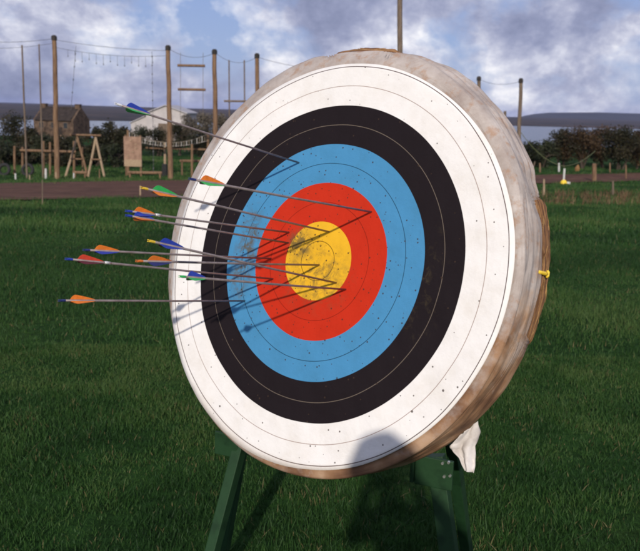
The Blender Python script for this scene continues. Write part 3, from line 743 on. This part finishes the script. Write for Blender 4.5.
    MB().tube([Q(0, .105, 1.68), Q(0, .125, 1.635), Q(0, .105, 1.625)], [.008 * s, .014 * s, .008 * s], 6).build('nose', M['skin'], r, smooth=True)
    MB().tube([Q(-.022, .10, 1.60), Q(0, .106, 1.598), Q(.022, .10, 1.60)], .006 * s, 6).build('mouth', FC['darkred'], r, smooth=True)
    for sg in (-1, 1):
        MB().tube([Q(sg * .03, .09, 1.668), Q(sg * .03, .104, 1.668)], .011 * s, 8).build('eye', M['white'], r, smooth=True)
        MB().tube([Q(sg * .082, .0, 1.69), Q(sg * .09, -.005, 1.665), Q(sg * .082, .0, 1.64)], [.01 * s, .016 * s, .009 * s], 6).build('ear', M['skin'], r, smooth=True)
    return r, Q
q = at(60.5, 127, 98)
figure(V((q.x, 98, ground_z(q.x, 98))), 1.0, -1, M['whitecloth'], M['denim'], 'small far person in a white jacket in front of the stone house')

# ------------------------------------------------------------------ archery target
C0 = V((-.0038157, 2.34509043, 1.19983605)); n_ = V((-.57648075, -.76463777, .28809553)).normalized(); u_ = V((0, 0, 1)).cross(n_).normalized(); v_ = n_.cross(u_)
def TP(a, b, h=0): return C0 + u_ * a + v_ * b - n_ * h
RotM = Matrix((u_, v_, n_)).transposed().to_4x4()

def face_material():
    m, nt, bs = newmat('painted_target_paper')
    tc = N(nt, 'ShaderNodeTexCoord'); P = tc.outputs['Object']
    wz = N(nt, 'ShaderNodeTexNoise', Scale=4.0, Detail=2); nt.links.new(P, wz.inputs[0])
    mp = N(nt, 'ShaderNodeVectorMath'); mp.operation = 'MULTIPLY'; mp.inputs[1].default_value = (1, 1, 0); nt.links.new(P, mp.inputs[0])
    ln = N(nt, 'ShaderNodeVectorMath'); ln.operation = 'LENGTH'; nt.links.new(mp.outputs[0], ln.inputs[0])
    r = mathn(nt, 'ADD', ln.outputs['Value'], mathn(nt, 'MULTIPLY', mathn(nt, 'SUBTRACT', wz.outputs[0], .5), .004))
    fac = mathn(nt, 'DIVIDE', r, .66)
    Yw, Rd, Bl, Bk, Wh = (.74, .41, .022), (.50, .026, .008), (.060, .235, .44), (.012, .008, .010), (.775, .75, .735)
    lk = lambda c, d: tuple(x * d for x in c)
    col = Yw
    for rr, cc in ((.122, Rd), (.244, Bl), (.366, Bk), (.488, Wh)): col = mix(nt, mathn(nt, 'GREATER_THAN', r, rr), col, cc)
    for rr, cc, wd in ((.061, lk(Yw, .22), .0011), (.183, lk(Rd, .40), .0008), (.305, lk(Bl, .22), .0010), (.427, (.15, .12, .095), .0009), (.549, (.30, .21, .18), .0009), (.61, (.10, .07, .07), .0013)):
        col = mix(nt, mathn(nt, 'LESS_THAN', mathn(nt, 'ABSOLUTE', mathn(nt, 'SUBTRACT', r, rr)), wd), col, cc)
    # arrow holes: small torn dots, denser on blue and gold, a few on white
    def holes(scale, rad_, thr, off):
        mpn = N(nt, 'ShaderNodeMapping'); mpn.inputs['Location'].default_value = off; nt.links.new(mp.outputs[0], mpn.inputs[0])
        vo = N(nt, 'ShaderNodeTexVoronoi', Scale=scale); vo.voronoi_dimensions = '2D'; nt.links.new(mpn.outputs[0], vo.inputs['Vector'])
        wn = N(nt, 'ShaderNodeSeparateColor'); nt.links.new(vo.outputs['Color'], wn.inputs[0])
        size = mathn(nt, 'MULTIPLY_ADD', wn.outputs[1], rad_ * scale, rad_ * scale * .45)
        d = mathn(nt, 'LESS_THAN', vo.outputs['Distance'], size)
        return mathn(nt, 'MULTIPLY', d, mathn(nt, 'LESS_THAN', wn.outputs[0], thr))
    h1 = holes(24, .0019, .30, (0.3, .1, 0)); h2 = holes(41, .0019, .34, (.7, .4, 0)); h3 = holes(13, .0024, .16, (.2, .9, 0)); h4 = holes(64, .0026, .55, (.5, .2, 0))
    inner = ramp(nt, fac, [(0, (1, 1, 1)), (.50, (1, 1, 1)), (.60, (.10, .10, .10)), (1, (.05, .05, .05))])
    hh = mathn(nt, 'MAXIMUM', mathn(nt, 'MAXIMUM', h1, mathn(nt, 'MULTIPLY', h2, mathn(nt, 'GREATER_THAN', inner, .5))), h3)
    # scuffed, dirty patches round the shot-out places
    def patch(cx, cy, rx, ry, sc, lo, hi):
        mq = N(nt, 'ShaderNodeMapping'); mq.inputs['Location'].default_value = (-cx / rx, -cy / ry, 0); mq.inputs['Scale'].default_value = (1 / rx, 1 / ry, 1); nt.links.new(mp.outputs[0], mq.inputs[0])
        l2 = N(nt, 'ShaderNodeVectorMath'); l2.operation = 'LENGTH'; nt.links.new(mq.outputs[0], l2.inputs[0])
        fall = ramp(nt, l2.outputs['Value'], [(.15, (1, 1, 1)), (1, (0, 0, 0))])
        nz = N(nt, 'ShaderNodeTexNoise', Scale=sc, Detail=6, Roughness=.75, Distortion=.6); nt.links.new(P, nz.inputs[0])
        return mathn(nt, 'MULTIPLY', mathn(nt, 'MULTIPLY', ramp(nt, nz.outputs[0], [(lo, (0, 0, 0)), (hi, (1, 1, 1))]), fall), 1.5)
    core = mathn(nt, 'GREATER_THAN', patch(-.06, .05, .13, .12, 20, .35, .55), .62); hh = mathn(nt, 'MAXIMUM', hh, mathn(nt, 'MULTIPLY', h4, core))
    dirt = patch(-.078, .045, .062, .060, 34, .38, .60)
    dirt = mathn(nt, 'MAXIMUM', dirt, patch(-.290, -.02, .06, .20, 26, .42, .62))
    dirt = mathn(nt, 'MAXIMUM', dirt, mathn(nt, 'MULTIPLY', patch(.0, -.05, .17, .13, 30, .46, .68), .7))
    dirt = mathn(nt, 'MINIMUM', dirt, .85)
    dirt = mathn(nt, 'MAXIMUM', dirt, mathn(nt, 'MULTIPLY', patch(.36, -.02, .10, .22, 22, .56, .72), .35))
    nl = N(nt, 'ShaderNodeTexNoise', Scale=9, Detail=8, Roughness=.7); nt.links.new(P, nl.inputs[0])
    grime = ramp(nt, nl.outputs[0], [(.3, (.90, .88, .85)), (.5, (.97, .965, .96)), (.62, (1, 1, 1))])
    col = mix(nt, 1.0, col, grime, 'MULTIPLY')
    col = mix(nt, dirt, col, (.10, .075, .035)); col = mix(nt, mathn(nt, 'MULTIPLY', hh, .85), col, (.045, .028, .02))
    # warm dirt along the lower edge of the paper
    sx = N(nt, 'ShaderNodeSeparateXYZ'); nt.links.new(P, sx.inputs[0])
    edge = mathn(nt, 'MULTIPLY', ramp(nt, fac, [(.91, (0, 0, 0)), (.97, (1, 1, 1))]), ramp(nt, mathn(nt, 'MULTIPLY_ADD', sx.outputs[1], -1.0, 0.0), [(.42, (0, 0, 0)), (.6, (.5, .5, .5))]))
    col = mix(nt, edge, col, (.40, .27, .17))
    nt.links.new(col, bs.inputs['Base Color']); bs.inputs['Roughness'].default_value = .7; bs.inputs['Specular IOR Level'].default_value = .12
    fold = N(nt, 'ShaderNodeTexNoise', Scale=3.2, Detail=3, Roughness=.5, Distortion=2.5); nt.links.new(P, fold.inputs[0]); fold.noise_type = 'RIDGED_MULTIFRACTAL'
    fine = N(nt, 'ShaderNodeTexNoise', Scale=14, Detail=6, Roughness=.6); nt.links.new(P, fine.inputs[0])
    bp = N(nt, 'ShaderNodeBump', Strength=.5, Distance=.008); nt.links.new(mathn(nt, 'MULTIPLY_ADD', fold.outputs[0], .35, fine.outputs[0]), bp.inputs['Height'])
    bp2 = N(nt, 'ShaderNodeBump', Strength=.6, Distance=.002); bp2.invert = True; nt.links.new(hh, bp2.inputs['Height']); nt.links.new(bp.outputs[0], bp2.inputs['Normal']); nt.links.new(bp2.outputs[0], bs.inputs['Normal'])
    return m

def cover_material():
    m, nt, bs = newmat('weathered_cloth_cover')
    tc = N(nt, 'ShaderNodeTexCoord'); P = tc.outputs['Object']
    a = N(nt, 'ShaderNodeTexNoise', Scale=7, Detail=8, Roughness=.7); nt.links.new(P, a.inputs[0])
    b = N(nt, 'ShaderNodeTexNoise', Scale=24, Detail=5, Roughness=.65); nt.links.new(P, b.inputs[0])
    col = ramp(nt, a.outputs[0], [(.3, (.28, .225, .20)), (.5, (.40, .345, .315)), (.7, (.52, .465, .435))])
    rust = ramp(nt, b.outputs[0], [(.52, (0, 0, 0)), (.66, (1, 1, 1))])
    col = mix(nt, mathn(nt, 'MULTIPLY', rust, .6), col, (.33, .175, .09))
    # brown soaked dirt on the lower half
    sx = N(nt, 'ShaderNodeSeparateXYZ'); nt.links.new(P, sx.inputs[0])
    low = mathn(nt, 'ADD', mathn(nt, 'MULTIPLY', sx.outputs[1], -.95), mathn(nt, 'MULTIPLY', sx.outputs[2], -1.9))
    low = mathn(nt, 'ADD', low, mathn(nt, 'MULTIPLY', sx.outputs[0], .45))
    c = N(nt, 'ShaderNodeTexNoise', Scale=4.5, Detail=7, Roughness=.7); nt.links.new(P, c.inputs[0])
    low = mathn(nt, 'ADD', low, mathn(nt, 'MULTIPLY', mathn(nt, 'SUBTRACT', c.outputs[0], .5), 1.3))
    b2 = N(nt, 'ShaderNodeTexNoise', Scale=8, Detail=4, Roughness=.5); nt.links.new(P, b2.inputs[0])
    brown = ramp(nt, b2.outputs[0], [(.35, (.15, .070, .035)), (.5, (.27, .145, .075)), (.65, (.42, .27, .17))])
    col = mix(nt, ramp(nt, low, [(.36, (0, 0, 0)), (.62, (.95, .95, .95))]), col, brown)
    nt.links.new(col, bs.inputs['Base Color']); bs.inputs['Roughness'].default_value = .8; bs.inputs['Specular IOR Level'].default_value = .2
    # weave plus creases
    ga = N(nt, 'ShaderNodeAttribute', attribute_name='uvw'); gm = N(nt, 'ShaderNodeMapping'); gm.inputs['Scale'].default_value = (4.5, 4.5, 34); nt.links.new(ga.outputs['Vector'], gm.inputs[0])
    d = N(nt, 'ShaderNodeTexNoise', Scale=1.0, Detail=4, Roughness=.5, Distortion=1.0); nt.links.new(gm.outputs[0], d.inputs[0])
    bp = N(nt, 'ShaderNodeBump', Strength=.6, Distance=.011); nt.links.new(d.outputs[0], bp.inputs['Height'])
    e = N(nt, 'ShaderNodeTexNoise', Scale=300, Detail=2); nt.links.new(P, e.inputs[0])
    bp2 = N(nt, 'ShaderNodeBump', Strength=.25, Distance=.001); nt.links.new(e.outputs[0], bp2.inputs['Height']); nt.links.new(bp.outputs[0], bp2.inputs['Normal']); nt.links.new(bp2.outputs[0], bs.inputs['Normal'])
    return m

def straw_material():
    m, nt, bs = newmat('coiled_straw')
    g = N(nt, 'ShaderNodeAttribute', attribute_name='uvw')
    mp = N(nt, 'ShaderNodeMapping'); mp.inputs['Scale'].default_value = (9, 9, 170); nt.links.new(g.outputs['Vector'], mp.inputs[0])
    a = N(nt, 'ShaderNodeTexNoise', Scale=1, Detail=5, Roughness=.7); nt.links.new(mp.outputs[0], a.inputs[0])
    nt.links.new(ramp(nt, a.outputs[0], [(.3, (.05, .022, .010)), (.45, (.19, .080, .030)), (.58, (.42, .21, .08)), (.72, (.62, .40, .18))]), bs.inputs['Base Color'])
    bs.inputs['Roughness'].default_value = .85
    bp = N(nt, 'ShaderNodeBump', Strength=1.0, Distance=.012); nt.links.new(a.outputs[0], bp.inputs['Height']); nt.links.new(bp.outputs[0], bs.inputs['Normal'])
    return m

BC = (-.02, .023)   # the boss is a little off the centre of the printed face
troot = empty('archery_target', C0, 'large round straw archery target with five coloured rings on a green stand', 'target')
troot['label'] = 'large round archery target, white, black, blue, red and yellow rings, cloth rim'
def local_obj(name, vs, fs, mat, smooth=True, parent=troot):
    me = bpy.data.meshes.new(name); me.from_pydata(vs, [], fs); me.update()
    if smooth: me.polygons.foreach_set('use_smooth', [True] * len(me.polygons))
    me.materials.append(mat); o = bpy.data.objects.new(name, me); COL.objects.link(o)
    o.parent = parent; o.matrix_local = RotM if parent is troot else Matrix.Identity(4); return o
def angd(th, c): return abs((th - rad(c) + math.pi) % (2 * math.pi) - math.pi) * 180 / math.pi
# face: gently rippled sheet with its own thickness
nr, na = 40, 240
def face_r(th): return .621 + .012 * max(0, 1 - (angd(th, -128) / 48) ** 2) + .003 * math.sin(3 * th + 1) + .0025 * noise.noise(V((math.cos(th) * 3, math.sin(th) * 3, 5)))
def rip(x, y):
    e = min(1, math.hypot(x, y) / .62)
    return .004 * noise.noise(V((x * 4, y * 4, 1))) * (.3 + e) + .0015 * noise.noise(V((x * 15, y * 15, 3)))
vs = [(0, 0, .009)]; fs = []
for i in range(1, nr + 1):
    for j in range(na):
        th = 2 * math.pi * j / na; rr = face_r(th) * i / nr; x, y = rr * math.cos(th), rr * math.sin(th); vs.append((x, y, .009 + rip(x, y)))
for j in range(na): fs.append((0, 1 + j, 1 + (j + 1) % na))
for i in range(nr - 1):
    for j in range(na): a = 1 + i * na; fs.append((a + j, a + na + j, a + na + (j + 1) % na, a + (j + 1) % na))
b0 = len(vs)
for j in range(na):   # turned-down edge gives the paper its thickness
    x, y, z = vs[1 + (nr - 1) * na + j]; vs.append((x * 1.001, y * 1.001, z - .003))
for j in range(na): a = 1 + (nr - 1) * na; fs.append((a + j, b0 + j, b0 + (j + 1) % na, a + (j + 1) % na))
local_obj('target_face', vs, fs, face_material())

def sm(x, a, b): t = max(0, min(1, (x - a) / (b - a))); return t * t * (3 - 2 * t)
def angd(th, c): return abs((th - rad(c) + math.pi) % (2 * math.pi) - math.pi) * 180 / math.pi
# cloth cover over the rim
na = 420; prof = [(.58, .002), (.605, .000), (.632, .001), (.645, .005), (.654, .014), (.660, .030), (.664, .050), (.668, .072), (.671, .092), (.672, .112), (.673, .135), (.672, .158), (.662, .182), (.62, .198), (.54, .200)]
FRT = [(-180, .012), (-170, .010), (-158, .001), (-141, -.012), (-127, -.015), (-111, -.005), (-101, .008), (-88, .006), (-75, .006), (-60, .004), (0, .0), (60, .002), (74, .002), (80, -.006), (90, -.009), (100, -.006), (106, .002), (125, .003), (142, .005), (158, .007), (180, .012)]
BCK = [(-180, 0), (-110, 0), (-90, .002), (-60, -.002), (-30, .003), (0, .0), (40, -.004), (60, .006), (76, .004), (82, -.012), (90, -.016), (98, -.012), (106, -.004), (180, 0)]
ns = len(prof); sub = 4; P2 = []
for k in range(ns - 1):
    for q in range(sub): t = q / sub; P2.append((prof[k][0] * (1 - t) + prof[k + 1][0] * t, prof[k][1] * (1 - t) + prof[k + 1][1] * t))
P2.append(prof[-1]); arc = [0]
for k in range(1, len(P2)): arc.append(arc[-1] + math.dist(P2[k], P2[k - 1]))
def hem(th):
    """arc length at which the cloth stops"""
    full = arc[-1]; h = full
    e = 1 - sm(angd(th, 5), 15, 20); h = min(h, full * (1 - e) + e * (.183 + .005 * noise.noise(V((th * 9, 0, 0)))))
    e = 1 - sm(angd(th, 91), 8, 13); h = min(h, full * (1 - e) + e * (.125 + .006 * noise.noise(V((th * 9, 4, 0)))))
    return h
def sample(s):
    for k in range(1, len(arc)):
        if arc[k] >= s: t = (s - arc[k - 1]) / (arc[k] - arc[k - 1]); return P2[k - 1][0] * (1 - t) + P2[k][0] * t, P2[k - 1][1] * (1 - t) + P2[k][1] * t
    return P2[-1]
vs = []; fs = []; nk = 60; cuv = []
for j in range(na):
    th = 2 * math.pi * j / na; hm_ = hem(th)
    for k in range(nk + 1):
        r_, h_ = sample(hm_ * k / nk); c, s_ = math.cos(th), math.sin(th)
        e = sm(h_, .004, .03)
        up_ = max(0, math.sin(th))
        sa = hm_ * k / nk
        cre = noise.noise(V((c * 3.0, s_ * 3.0, sa * 12))) * .006 + noise.noise(V((c * 5 + 4, s_ * 5, sa * 34))) * .0045 + noise.noise(V((c * 11, s_ * 11 + 7, sa * 60))) * .0014
        cre += up_ * .004 * math.sin(h_ * 150 + 2.5 * math.sin(th * 3) + 2 * noise.noise(V((c * 4, s_ * 4, 9)))) * sm(h_, .01, .04)
        cre += -.010 * (1 - sm(angd(th, 24), 3, 8)) * sm(h_, .05, .11)                                     # pinch where the cloth ends
        dg_ = math.degrees(math.atan2(s_, c)); wb = sm(h_, .03, .10)
        r2 = r_ + e * cre + e * (interp(FRT, dg_) * (1 - wb) + interp(BCK, dg_) * wb)
        cuv.append((c * .65, s_ * .65, sa)); vs.append((BC[0] * e + r2 * c, BC[1] * e + r2 * s_, -h_ + (.001 if k == 0 else 0)))
for j in range(na):
    for k in range(nk): a = j * (nk + 1) + k; b = ((j + 1) % na) * (nk + 1) + k; fs.append((a, a + 1, b + 1, b))
cov = local_obj('cloth_cover', vs, fs, cover_material())
a_ = cov.data.attributes.new('uvw', 'FLOAT_VECTOR', 'POINT'); a_.data.foreach_set('vector', [x for t in cuv for x in t])
sd = cov.modifiers.new('thick', 'SOLIDIFY'); sd.thickness = .0022; sd.offset = -1
# coiled straw boss
coils = 8; vs = []; fs = []; uvw = []; na = 420; kk = coils * 8
for j in range(na):
    th = 2 * math.pi * j / na; bulge = (1 - sm(angd(th, 5), 16, 23)) * .030; topb = (1 - sm(angd(th, 91), 9, 14)) * .044
    for k in range(kk + 1):
        t = k / kk; h_ = .006 + .200 * t; w_ = abs(math.sin(t * math.pi * coils)) ** .6
        env = min(1, t / .12, (1 - t) / .10) ; env = math.sqrt(max(0, env))
        rr = .608 + .022 * env + .003 * w_ + .004 * noise.noise(V((math.cos(th) * 20, math.sin(th) * 20, h_ * 40)))
        rr += bulge * sm(h_, .06, .13) * env * (1 + .006 * 0) + bulge * .25 * sm(h_, .1, .15) * env + topb * sm(h_, .03, .07)
        vs.append((BC[0] + rr * math.cos(th), BC[1] + rr * math.sin(th), -h_)); uvw.append((math.cos(th) * .65, math.sin(th) * .65, h_ + rr))
for j in range(na):
    for k in range(kk): a = j * (kk + 1) + k; b = ((j + 1) % na) * (kk + 1) + k; fs.append((a, a + 1, b + 1, b))
bi = len(vs)
for k_, hh_ in ((0, 0), (kk, 0)):
    c_i = len(vs); vs.append((BC[0], BC[1], -.006 if k_ == 0 else -.206)); uvw.append((0, 0, 0))
    for j in range(na): fs.append((j * (kk + 1) + k_, ((j + 1) % na) * (kk + 1) + k_, c_i))
st_o = local_obj('straw_boss', vs, fs, straw_material())
a_ = st_o.data.attributes.new('uvw', 'FLOAT_VECTOR', 'POINT'); a_.data.foreach_set('vector', [x for t in uvw for x in t])

def straws(name, t0, t1, h0, h1, r0, n):
    m = MB()
    for _ in range(n):
        th = rad(random.uniform(t0, t1)); h = random.uniform(h0, h1); r = r0 + random.uniform(-.004, .004)
        a = TP(BC[0] + r * math.cos(th), BC[1] + r * math.sin(th), h); dt = random.uniform(.03, .09) * random.choice((-1, 1)); th2 = th + dt
        r2 = r + random.uniform(-.003, .004); h2 = h + random.uniform(-.015, .015)
        b = TP(BC[0] + r2 * math.cos(th2), BC[1] + r2 * math.sin(th2), h2); q = a.lerp(b, .5) + (a - C0).normalized() * random.uniform(.000, .002)
        m.tube([a, q, b], [.0009, .0009, .0005], 4)
    m.build(name, M['straw_bits'], troot)
M['straw_bits'] = noisy('straw_ends', (.14, .065, .025), (.50, .30, .12), 30)
straws('loose_straw', -8, 18, .125, .185, .667, 70); straws('loose_straw', 82, 100, .06, .11, .672, 45)
# yellow tie at the right rim, torn cloth tail at the bottom right
th = rad(-3.5)
def rim(th, r, h): return TP(BC[0] + r * math.cos(th), BC[1] + r * math.sin(th), h)
def build_t(mb, name, mat, **kw): return mb.build(name, mat, troot, **kw)
m = MB(); 
m.tube([rim(rad(4.6), .669, .098), rim(rad(4.6), .671, .112), rim(rad(4.6), .676, .13), rim(rad(4.7), .678, .148)], [.005, .0055, .006, .005], 8)
m.tube([rim(rad(5.5), .677, .146), rim(rad(5.1), .680, .147), rim(rad(4.3), .680, .147), rim(rad(3.8), .677, .146)], [.0035, .0045, .0045, .0035], 8)
build_t(m, 'yellow_tie', M['yellow'], smooth=True)
def tail():
    pts = [((478, 421), .17), ((480, 432), .17), ((474, 446), .16), ((475, 462), .16), ((474, 473), .155), ((464, 471), .15), ((459, 458), .15), ((453, 450), .15), ((450, 446), .14), ((462, 434), .14)]
    W = []
    for (p, h) in pts:
        d = ray(*p); c = C0 - n_ * h; W.append(CAM + d * ((c - CAM).dot(n_) / d.dot(n_)))
    # fill as a creased sheet between the left and right borders
    Lb = [W[9], W[8], W[7], W[6], W[5]]; Rb = [W[0], W[1], W[2], W[3], W[4]]
    def along(B, t): t *= len(B) - 1; i = min(int(t), len(B) - 2); return B[i].lerp(B[i + 1], t - i)
    nn, mm = 30, 16; vs = []
    for i in range(nn + 1):
        for j in range(mm + 1):
            a, b = along(Lb, i / nn), along(Rb, i / nn); q = a.lerp(b, j / mm)
            q += n_ * (.010 * math.sin(j / mm * 9 + i * .12) * (.4 + .6 * i / nn) + .006 * noise.noise(V((i * .2, j * .3, 0)))); vs.append(q)
    m = MB().add(vs, [(i * (mm + 1) + j, i * (mm + 1) + j + 1, (i + 1) * (mm + 1) + j + 1, (i + 1) * (mm + 1) + j) for i in range(nn) for j in range(mm)])
    o = m.build('torn_cloth_tail', M['tailcloth'], troot, smooth=True); s = o.modifiers.new('t', 'SOLIDIFY'); s.thickness = .002
M['tailcloth'] = noisy('pale_torn_cloth', (.40, .36, .33), (.66, .62, .60), 14, .8, .5, .006)
tail()

# ------------------------------------------------------------------ green stand
def PL(px, py, h):
    d = ray(px, py); c = C0 - n_ * h; return CAM + d * ((c - CAM).dot(n_) / d.dot(n_))
TL, TR = PL(231, 441, .17), PL(437, 472, .33)
st = empty('target_stand', V((0, 2.5, ground_z(0, 2.5))), 'dark green painted wooden stand under the round archery target', 'stand')
ex = (TR - TL); ex.z = 0; ex.normalize(); ez = V((0, 0, 1)); ey = ez.cross(ex)
mid = (TL + TR) / 2; q = (TR - TL)
build = lambda mb, name, par=st, bev=.003, mat='green_paint': mb.build(name, M[mat], par, bevel=bev)
build(MB().box(mid + ey * .075 + ez * .035, q * .80, ey * .03, ez * .05), 'crossbar')
def beam3(a, b, wx, wy, side):
    """square timber from a to b"""
    d = (b - a).normalized(); s = (side - d * side.dot(d)).normalized(); t = d.cross(s); return MB().box((a + b) / 2, (b - a), s * wx, t * wy)
def gp(px, py, lift=0):
    d = ray(px, py); t = 1.0
    while t < 9:
        p = CAM + d * t
        if p.z < -.06 * p.y: break
        t += .004
    return p
fl, fr, bl, brr = gp(189, 639), gp(469, 700), gp(217, 585), gp(472, 590)
def top_at(px, py, ref): d = ray(px, py); return CAM + d * ((ref - CAM).dot(ey) / d.dot(ey))
build(beam3(top_at(243, 436, TL), fl, .036, .048, ex), 'leg'); build(beam3(top_at(436, 455, TR), fr, .052, .045, ex), 'leg')
build(beam3(top_at(243, 436, TL + ey * .10), bl, .040, .040, ex), 'leg'); build(beam3(top_at(452, 440, TR + ey * .09), brr, .036, .045, ex), 'leg')
pl = build(MB().box(TL - ey * .032, ex * .088, ey * .010, ez * .082), 'bracket'); pr = build(MB().box(TR - ey * .040 + ez * .016, ex * .118, ey * .012, ez * .096), 'bracket')
MB().box(TR - ey * .01 - ex * .066 + ez * .016, ex * .012, ey * .085, ez * .086).build('cheek', M['green_paint'], pr, bevel=.002)
for px, py in ((442.7, 463), (448.8, 462.3), (444.4, 476.3), (450.2, 475.5)):
    c = top_at(px, py, TR - ey * .047); MB().tube([c + ey * .002, c - ey * .006], .0042, 10).build('bolt', M['bolt'], pr)
# upright back rails that carry the boss
build(beam3(TL + ex * .12 + ey * .05, TP(-.22, .45, .245), .05, .04, ex), 'back_rail'); build(beam3(TR - ex * .12 + ey * .03, TP(.22, .45, .245), .05, .04, ex), 'back_rail')

# ------------------------------------------------------------------ arrows
def arrow(ip, np_, cocks, nock, label, collar=False, fl_near=.028, fl_len=.078):
    I = PL(*ip, -.004); e = ray(*np_)
    # nock on its sight line, closest to the perpendicular through the hole
    A = I - CAM; aa, bb, cc = e.dot(e), e.dot(n_), n_.dot(n_); t = (A.dot(e) * cc - A.dot(n_) * bb) / (aa * cc - bb * bb)
    K = CAM + e * t; d = (K - I).normalized(); Ln = (K - I).length
    r = empty('arrow', I, label, 'arrow', 'arrows stuck in the target face')
    rad_ = .0029
    ax = V((0, 0, 1)) - d * d.z; ax.normalize(); ay = d.cross(ax)
    MB().tube([I - d * .05, I + d * (Ln * .5) - V((0, 0, .001)), K - d * .014], rad_, 10).build('shaft', M['shaft'], r, smooth=True)
    nk_ = MB().tube([K - d * .018, K - d * .006, K + d * .001], [rad_ * .9, rad_ * 1.1, rad_ * .95], 10)
    for sg in (-1, 1): nk_.box(K + ax * sg * .0017 + d * .003, d * .007, ax * .0014, ay * .004)
    nk_.build('nock', FC[nock], r)
    if collar:
        c = K - d * (fl_near + fl_len + .012); MB().tube([c - d * .009, c + d * .009], rad_ * 1.25, 10).build('collar', M['silver'], r, smooth=True)
    rot0 = random.uniform(-.25, .25)
    for k in range(3):
        a = rot0 + [math.pi * .5, math.pi * .5 + 2.094, math.pi * .5 - 2.094][k] + (0 if cocks[0] != 'lay' else 0)
        a = rot0 + [0.0, 2.094, -2.094][k]
        rd = ax * math.cos(a) + ay * math.sin(a); sd = d.cross(rd)
        s0 = K - d * fl_near; pr_ = []
        for q in range(13):
            t = q / 12; hgt = .0118 * min(1, t / .16) ** .6 * min(1, (1 - t) / .75) ** .8
            pr_.append(s0 - d * (fl_len * t) + rd * (rad_ * .9 + hgt))
        base_pts = [s0 - d * fl_len + rd * rad_ * .8, s0 + rd * rad_ * .8]
        m = MB().prism([p - sd * .00035 for p in pr_ + base_pts], sd * .0007)
        m.build('vane', FC[cocks[k]], r)
arrow((300, 163), (117, 104), ('blue', 'green', 'green'), 'white', 'highest arrow, blue and green vanes over a white nock, stuck in the upper blue ring')
arrow((372, 212), (191, 179), ('orange', 'green', 'green'), 'navy', 'arrow with orange and green vanes over the white rim, stuck farthest right in the red')
arrow((330, 232), (143, 188), ('green', 'orange', 'orange'), 'yellow', 'arrow with green and orange vanes and yellow nock, above the crossed blue nocks')
arrow((290, 232.5), (127.6, 211), ('orange', 'blue', 'blue'), 'blue', 'upper arrow of the close parallel pair, orange vane up and a silver collar', True, .02, .068)
arrow((289, 243), (127.6, 215.5), ('blue', 'orange', 'orange'), 'blue', 'lower arrow of the close parallel pair, blue vane up and orange beneath', False, .02, .068)
arrow((337, 283), (150, 241), ('blue', 'darkred', 'blue'), 'yellow', 'steeply slanting arrow with blue and dark red vanes and a yellow nock')
arrow((272, 258.6), (85, 250), ('orange', 'blue', 'blue'), 'navy', 'arrow with orange vane up, blue beneath and navy nock, just above the red vaned one')
arrow((274, 279), (67.5, 259), ('red', 'darkred', 'darkred'), 'blue', 'arrow with red and near black vanes and a silver collar, reaching far left', True)
arrow((320, 265), (138, 261), ('orange', 'orange', 'navy'), 'rust', 'arrow with orange vanes and rusty nock, stuck in the middle of the gold')
arrow((346.5, 289.5), (181, 276.5), ('blue', 'green', 'green'), 'green', 'arrow with short blue and green vanes over the white ring, low right on the gold', False, .02, .06)
arrow((246, 300.8), (60.6, 300.5), ('orange', 'orange', 'orange'), 'navy', 'lowest arrow, all orange vanes, level, stuck in the left of the blue ring', False)

# ------------------------------------------------------------------ the photographer, whose shadow falls on the foot of the target
pr_, Q = figure(V((.21, -.235, 0)), 1.018, 1, M['jacket'], M['denim'], 'person in a dark jacket holding a small camera up to one eye', 'up', .22)
cam_b = MB().box((0.01, -.060, 1.640), (.115, 0, 0), (0, .035, 0), (0, 0, .068))
o = cam_b.build('compact_camera', M['black'], bevel=.006, origin=(0.01, -.06, 1.64)); tag(o, 'small black compact camera held up to the eye of the person in the dark jacket', 'camera')
MB().tube([(0, -.044, 1.65), (0, -.026, 1.65)], .022, 16).build('lens', M['black'], o, smooth=False)
